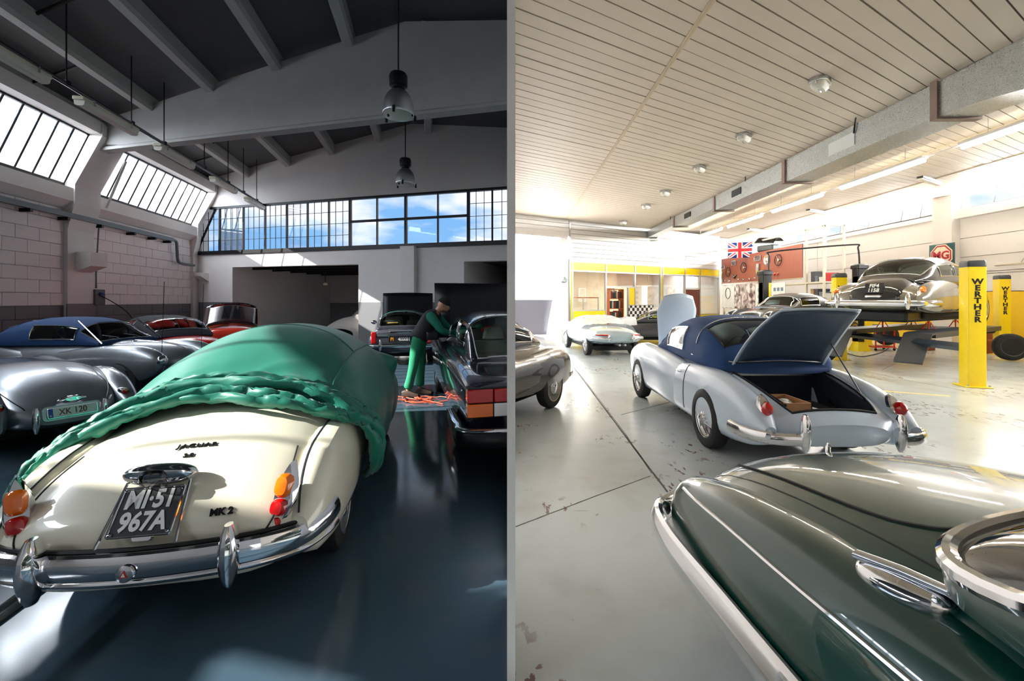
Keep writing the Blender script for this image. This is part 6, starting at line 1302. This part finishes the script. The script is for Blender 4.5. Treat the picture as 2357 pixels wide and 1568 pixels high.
# posters under the board
def poster_mat():
    m = mat('sepia_photo_print', rgb(200, 190, 184), .5); n = m.node_tree.nodes; L = m.node_tree.links; t = n.new('ShaderNodeTexCoord'); z = n.new('ShaderNodeTexNoise'); z.inputs['Scale'].default_value = 4; z.inputs['Detail'].default_value = 8; L.new(t.outputs['Object'], z.inputs['Vector'])
    r = n.new('ShaderNodeValToRGB'); r.color_ramp.elements[0].position = .4; r.color_ramp.elements[0].color = rgb(70, 36, 40); r.color_ramp.elements[1].position = .62; r.color_ramp.elements[1].color = rgb(232, 220, 220); L.new(z.outputs[0], r.inputs[0]); L.new(r.outputs[0], n['Principled BSDF'].inputs['Base Color']); return m
SEPIA = poster_mat(); PAPER = mat('poster_paper', rgb(226, 228, 228), .6, var=.15, vscale=7)
ps = thing('race_poster', 'wide sepia photograph poster below the brown board', 'poster', (XP - .3, 18.9, 0)); MB().bb(0, .02, -1.35, 1.35, 1.28, 2.32).build('print', SEPIA, ps, smooth=0); MB().bb(-.004, 0, .25, 1.33, 1.3, 2.3).build('white_panel', PAPER, ps, smooth=0)
wr = MB(); wr.tube([(-.008, .8 + .22 * math.cos(a), 1.95 + .24 * math.sin(a)) for a in [2 * PI * k / 24 for k in range(24)]], .016, 5, closed=True); wr.build('printed_wreath', DARKGREY, ps)
for y, w_, lab in ((17.05, .42, 'pale poster with small blue drawings beside the sepia poster'), (16.0, .4, 'pale poster behind the lift post')):
    p_ = thing('paper_poster', lab, 'poster', (XP - .3, y, 0)); MB().bb(0, .02, -w_, w_, 1.35, 2.28).build('sheet', PAPER, p_, smooth=0)
    for k in range(9): MB().bb(-.004, 0, -w_ + .1 + .22 * (k % 3), -w_ + .24 + .22 * (k % 3), 1.45 + .26 * (k // 3), 1.58 + .26 * (k // 3)).build('drawing', mat('drawing_ink', rgb(96, 116, 140), .6), p_, smooth=0)
# storage rack around it
RK = mat('rack_cream', rgb(206, 200, 184), .5); rk = thing('storage_rack', 'tall pale steel storage rack carrying the brown board and shelves', 'rack', (XP, 0, 0))
for y in (14.2, 15.05, 18.0, 20.9):
    for x in (.1, .75): MB().bb(x - .03, x + .03, y - .03, y + .03, 0, 4.1 if y < 16 else 3.4).build('upright', RK, rk, smooth=0)
MB().bb(.07, .13, 14.2, 20.9, 4.04, 4.1).build('top_rail', RK, rk, smooth=0); MB().bb(.1, .75, 14.17, 14.23, 4.04, 4.1).build('top_rail', RK, rk, smooth=0); MB().bb(.1, .75, 15.02, 15.08, 4.04, 4.1).build('top_rail', RK, rk, smooth=0)
for z in (.5, 1.1, 1.65, 2.2): MB().bb(.05, .8, 14.15, 20.9, z, z + .05).build('shelf', RK, rk, smooth=0)
MB().bb(-.25, .8, 15.1, 20.9, .72, .78).build('workbench_top', mat('blue_steel', rgb(58, 96, 130), .5), rk, smooth=0); MB().bb(-.2, .7, 15.1, 20.9, .05, .72).build('workbench_body', MATS['blue_steel'], rk, smooth=0)
random.seed(5)
cols_ = [rgb(60, 60, 66), rgb(150, 120, 90), rgb(180, 40, 40), rgb(200, 200, 196), rgb(90, 100, 110)]
for k in range(16):
    y = 14.3 + (k % 4) * .2; z = (.555, 1.155, 1.705, 2.255)[k // 4]; h = random.uniform(.15, .36)
    b_ = thing('parts_box', '%s storage box on the %s shelf of the pale rack' % (('dark', 'brown', 'red', 'white', 'grey')[k % 5], ('lowest', 'second', 'third', 'topmost')[k // 4]), 'box', (XP + .4, y, z), random.uniform(-.1, .1), 'boxes on the rack shelves')
    m_ = mat('box_%d' % (k % 5), cols_[k % 5], .7); MB().bb(-.2, .2, -.08, .08, 0, h).build('carton', m_, b_, bev=.006); MB().bb(-.205, .205, -.085, .085, h - .05, h - .01).build('lid', m_, b_, bev=.004)
# union flag and spare panels on top
FL = mat('flag_blue', rgb(30, 50, 130), .7); FW = mat('flag_white', rgb(236, 236, 236), .7); FRd = mat('flag_red', rgb(206, 28, 44), .7)
fg = thing('union_flag', 'union flag hanging above the brown board', 'flag', (9.75, 18.6, 3.45), math.radians(-28))
def flagpt(x, z, o_): return (x, -o_ + .02 * math.sin(x * 9), z)
def strip(p0, p1, w_, o_, m_, nm, par):
    a, b = Vector(p0), Vector(p1); d = (b - a).normalized(); n = Vector((-d.y, d.x)) * w_ / 2; m = MB(); rings = []
    for i in range(9):
        q = a.lerp(b, i / 8)
        rings.append([flagpt(max(-.46, min(.46, q.x + s_ * n.x)), max(0, min(.66, q.y + s_ * n.y)), o_ + e) for s_, e in ((-1, 0), (1, 0), (1, .004), (-1, .004))])
    m.loft(rings).build(nm, m_, par, smooth=0)
cl = MB().grid(lambda a, b: flagpt(-.46 + .92 * a, .66 * b, 0), 16, 2).build('cloth', FL, fg, solid=.003)
for p0, p1 in (((-.46, 0), (.46, .66)), ((-.46, .66), (.46, 0))): strip(p0, p1, .13, .004, FW, 'white_saltire', fg); strip(p0, p1, .045, .010, FRd, 'red_saltire', fg)
strip((-.46, .33), (.46, .33), .22, .016, FW, 'white_cross', fg); strip((0, 0), (0, .66), .22, .016, FW, 'white_cross', fg); strip((-.46, .33), (.46, .33), .13, .022, FRd, 'red_cross', fg); strip((0, 0), (0, .66), .13, .022, FRd, 'red_cross', fg)
for k, (x, y, s_, lab) in enumerate(((10.3, 19.6, .9, 'dark body panel stored behind the union flag'), (10.4, 17.6, .7, 'folded dark car panel on top of the parts board'))):
    t = thing('body_panel', lab, 'car part', (x, y, 3.62), .4 * k); MB().grid(lambda a, b: (-.3 + .6 * a, -s_ * .6 + 1.2 * s_ * b, .25 + .25 * math.sin(a * 2.6) + .1 * b), 8, 10).build('skin', BLACKM, t, solid=.02); MB().bb(-.25, .25, -s_ * .5, s_ * .5, -.02, .24).build('frame', DARKGREY, t, bev=.05)

# ================================================================== right wall things
sg_ = thing('enamel_sign', 'dark green sign with a cream and red octagon reading MG', 'sign', (XR - .36, 15.32, 3.2)); SGN = mat('sign_green', rgb(0, 78, 74), .3, coat=.5); CRM = mat('sign_cream', rgb(238, 228, 204), .4); SGR = mat('sign_red', rgb(176, 26, 44), .4)
MB().bb(0, .03, -.45, .45, -.55, .42).build('panel', SGN, sg_, bev=.008)
def octo(r, x): return [(x, r * math.cos(PI / 8 + k * PI / 4), r * math.sin(PI / 8 + k * PI / 4)) for k in range(8)]
MB().loft([octo(.42, -.002), octo(.42, -.008)]).build('octagon_outer', CRM, sg_, smooth=0); MB().loft([octo(.385, -.006), octo(.385, -.012)]).build('octagon_band', SGR, sg_, smooth=0); MB().loft([octo(.335, -.010), octo(.335, -.016)]).build('octagon_inner', CRM, sg_, smooth=0)
text('MG', .38, SGR, sg_, T(-.02, 0, 0) @ R(-90, 'Z') @ R(90, 'X'), .003, 'lettering', sx=1.05, bold=.012)
tag(MB().tube([(XR - .08, 8, 2.55), (XR - .08, 14.9, 2.6), (XR - .08, 20, 2.6)], .02, 6).build('wall_pipe', STEEL), 'thin pipe running along the white panelled wall', 'pipe')
hr = thing('hose_arm', 'pale swing arm with hook on the white panelled wall', 'wall arm', (XR - .05, 13.0, 2.75)); MB().tube([(0, .9, 0), (-.15, -.3, 0)], .03, 6).build('arm', RK, hr); MB().tube([(-.15, -.3, 0), (-.15, -.32, -.15)], .02, 6).build('hook', STEEL, hr); MB().tube(smooth_path([(-.1, .1, .02), (-.2, -.1, .15), (-.2, -.35, .12)], 4), .012, 6).build('hose', STEEL, hr)
for k, (px, py, w_, h_, lab) in enumerate(((2272, 812, .55, .42, 'brown cardboard box on the floor against the yellow band'), (2278, 812, .5, .35, 'brown cardboard box stacked on another by the yellow band'), (2120, 806, .6, .35, 'reddish carton on the floor behind the lift'))):
    g_ = ground(px, py); z_ = .43 if k == 1 else 0; t = thing('cardboard_box', lab, 'box', (g_.x, g_.y, z_), .2); MB().bb(-w_ / 2, w_ / 2, -.2, .2, 0, h_).build('carton', mat('carton_%d' % k, (rgb(150, 84, 56), rgb(166, 96, 64), rgb(120, 60, 44))[k], .8), t, bev=.008); MB().bb(-w_ / 2, w_ / 2, -.205, .205, h_ * .9, h_ + .004).build('flap', CARD, t, smooth=0)
def loose(lab, P, r, lean, rz, style='steel'):
    t = thing('loose_wheel', lab, 'wheel', P, rz); w_ = wheel(t, 0, 0, r, -1, style, w_=.2, rimcol=BLACKM, ring=DARKGREY); w_.matrix_local = T(0, 0, r * math.cos(math.radians(lean)) + .1 * abs(math.sin(math.radians(lean)))) @ R(lean, 'Y'); return t
g_ = ground(1888, 836); loose('loose tyre on a black steel rim leaning by the lift post', (g_.x, g_.y, 0), .37, 6, math.radians(58))
for k, (px, py, lab) in enumerate(((2040, 795, 'loose black tyre standing under the lift beside the red trolley'), (2325, 830, 'black tyre standing against the wall past the far lift post'))): g_ = ground(px, py); loose(lab, (g_.x, g_.y, 0), .36, 4, math.radians(70))
ct = thing('tool_trolley', 'red tool trolley under the lift', 'trolley', ground(2025, 806)); 
for x in (-.3, .3):
    for y in (-.2, .2): MB().bb(x - .015, x + .015, y - .015, y + .015, .06, .68).build('leg', REDP, ct, smooth=0); MB().cyl((x - .015, y, .04), (x + .015, y, .04), .04, 12).build('castor', BLACK, ct)
for z in (.1, .38, .64): MB().bb(-.32, .32, -.22, .22, z, z + .04).build('tray', REDP, ct, smooth=0)
for k, x in enumerate((-.15, .1)): tag(MB().bb(*[a for a in (ct.location.x + x - .08, ct.location.x + x + .08, ct.location.y - .1, ct.location.y + .1)], .421, .52).build('tool_case', BLACKM, bev=.02), ('black tool case on the red trolley next to the castor side' if k else 'black tool case at the edge of the red trolley tray'), 'tool case', 'cases on the red trolley')
hs = [ground(1950, 815), ground(1985, 822), ground(2030, 812), ground(2050, 800), ground(2070, 808), ground(2060, 828), ground(2110, 812)]
tag(MB().tube(smooth_path([p + Vector((0, 0, .015)) for p in hs], 8), .012, 6).build('air_hose', BLACK), 'thin black air hose on the floor under the lift', 'hose')

# ================================================================== office things
def op(px, d, z): return FO @ Vector((uo(px), d, z))
oa = math.atan2(SK, 1)
bk = thing('bookcase', 'orange brown bookcase filled with binders behind the office door', 'bookcase', op(1437, .6, 0), oa); OWD = mat('orange_wood', rgb(176, 96, 48), .5, var=.15)
for x in (-.4, .4): MB().bb(x - .02, x + .02, -.15, .15, 0, 2.1).build('side', OWD, bk, smooth=0)
for z in (0, .42, .84, 1.26, 1.68, 2.08): MB().bb(-.4, .4, -.15, .15, z, z + .03).build('shelf', OWD, bk, smooth=0)
bcol = [rgb(40, 60, 50), rgb(150, 40, 40), rgb(40, 44, 60), rgb(210, 206, 196), rgb(90, 60, 40)]
for r in range(4):
    for k in range(9):
        p_ = bk.matrix_basis @ Vector((-.34 + k * .08, 0, .03 + .42 * (r + 1))); t = thing('binder', '%s binder standing on the %s shelf of the orange bookcase' % (('dark green', 'red', 'navy', 'white', 'brown')[(k * 3 + r) % 5], ('lowest filled', 'second', 'third', 'upper')[r]), 'book', p_, oa + random.uniform(-.05, .05), 'binders in the orange bookcase'); MB().bb(-.03, .03, -.11, .11, 0, random.uniform(.24, .33)).build('spine', mat('binder_%d' % ((k * 3 + r) % 5), bcol[(k * 3 + r) % 5], .6), t, bev=.004)
dk = thing('office_desk', 'orange wooden desk inside the office doorway', 'desk', op(1418, 1.9, 0), oa); MB().bb(-.7, .3, -.35, .35, .72, .76).build('top', OWD, dk, smooth=0); MB().bb(-.7, .3, -.35, -.32, .05, .72).build('front_panel', OWD, dk, smooth=0); MB().bb(.27, .3, -.35, .35, 0, .72).build('side_panel', OWD, dk, smooth=0); MB().bb(-.7, -.67, -.35, .35, 0, .72).build('side_panel', OWD, dk, smooth=0)
lt = thing('letter_tray', 'dark letter trays on the office desk', 'tray', op(1413, 1.9, .765), oa); [MB().bb(-.17, .17, -.12, .12, z, z + .02).build('tray', BLACK, lt, smooth=0) for z in (0, .08, .16)]; MB().bb(-.17, -.15, -.12, -.1, 0, .17).build('pillar', BLACK, lt, smooth=0)
ch = thing('office_chair', 'black office chair back beside the desk', 'chair', op(1414, 1.0, 0), oa); MB().bb(-.22, .22, -.2, .2, .44, .5).build('seat', BLACK, ch, bev=.02); MB().bb(-.2, .2, .17, .22, .5, 1.0).build('backrest', BLACK, ch, bev=.02); MB().cyl((0, 0, .06), (0, 0, .44), .03, 10).build('column', BLACKM, ch)
for k in range(5): MB().tube([(0, 0, .1), (.26 * math.cos(k * 1.257), .26 * math.sin(k * 1.257), .04)], .025, 6).build('leg', BLACKM, ch)
dc = thing('display_case', 'glass display case standing in the office window bay', 'display case', op(1365, .8, 0), oa)
for x in (-.8, 0, .8): MB().bb(x - .02, x + .02, -.22, -.18, 0, 1.75).build('frame_post', ALUF, dc, smooth=0)
MB().bb(-.82, .82, -.22, .22, 1.72, 1.76).build('top', OWD, dc, smooth=0); MB().bb(-.82, .82, -.22, .22, .9, .93).build('shelf', ALUF, dc, smooth=0); MB().bb(-.8, .8, -.2, -.195, .93, 1.72).build('pane', GLASSW, dc, smooth=0); MB().bb(-.82, .82, -.22, .22, 0, .9).build('base', OFFWHITE, dc, smooth=0)
for k, (px, d, m_, lab) in enumerate(((1352, .8, REDP, 'small red model box inside the display case'), (1368, .8, BLACKM, 'small dark model box inside the display case'), (1378, .8, MATS['blue_steel'], 'small blue model box inside the display case'))):
    t = thing('model_box', lab, 'box', op(px, d, .94), oa); MB().bb(-.13, .13, -.07, .07, 0, .16).build('carton', m_, t, bev=.01); MB().bb(-.1, .1, -.075, -.07, .03, .12).build('window', PAPER, t, smooth=0)
for k, (px, z, w_, h_, lab) in enumerate(((1335, 2.05, .34, .28, 'dark framed picture on the office wall above the display case'), (1552, 2.0, .3, .26, 'pair of small dark pictures on the office wall'), (1475, 1.9, .22, .35, 'pale notice on the office wall beside the yellow post'))):
    t = thing('wall_picture', lab, 'picture', op(px, 4.15 if k != 2 else 3.9, z), oa); MB().bb(-w_, w_, -.03, .03, -h_, h_).build('frame', DARKGREY if k != 2 else PAPER, t, smooth=0); MB().bb(-w_ + .05, w_ - .05, -.035, -.03, -h_ + .05, h_ - .05).build('print', mat('picture_print_%d' % k, (rgb(96, 92, 90), rgb(140, 120, 90), rgb(220, 200, 180))[k], .5, var=.4, vscale=5), t, smooth=0)
def chk():
    m = mat('checkered_cloth', rgb(240, 240, 240), .6); n = m.node_tree.nodes; L = m.node_tree.links; t = n.new('ShaderNodeTexCoord'); c = n.new('ShaderNodeTexChecker'); c.inputs['Scale'].default_value = 7.6; c.inputs[1].default_value = rgb(240, 240, 240); c.inputs[2].default_value = rgb(20, 20, 24); mp_ = n.new('ShaderNodeMapping'); mp_.inputs['Location'].default_value = (.003, .5, .003); mp_.inputs['Scale'].default_value = (1, .0, 1); L.new(t.outputs['Object'], mp_.inputs['Vector']); L.new(mp_.outputs[0], c.inputs['Vector']); L.new(c.outputs[0], n['Principled BSDF'].inputs['Base Color']); return m
cf = thing('checkered_flag', 'black and white checkered banner low on the office front', 'banner', op(1474, -.05, 0), oa); MB().bb(-.72, .72, -.005, .005, .62, 1.42).build('cloth', chk(), cf, smooth=0); MB().bb(-.74, .74, -.012, .012, 1.41, 1.44).build('hem_rail', ALUF, cf, smooth=0)
wc = thing('wall_clock', 'round grey clock on the white door stile', 'clock', op(1297, -.04, 2.42), oa); MB().lathe([(.13, 0), (.13, .03), (.11, .035), (.002, .035)], R(90, 'X'), 24).build('case', STEEL, wc); MB().lathe([(.11, .036), (.002, .037)], R(90, 'X'), 24).build('dial', mat('dial_grey', rgb(150, 160, 164), .4), wc); MB().bb(-.006, .006, -.042, -.038, 0, .08).build('hand', BLACK, wc, smooth=0); MB().bb(0, .06, -.042, -.038, -.005, .005).build('hand', BLACK, wc, smooth=0)
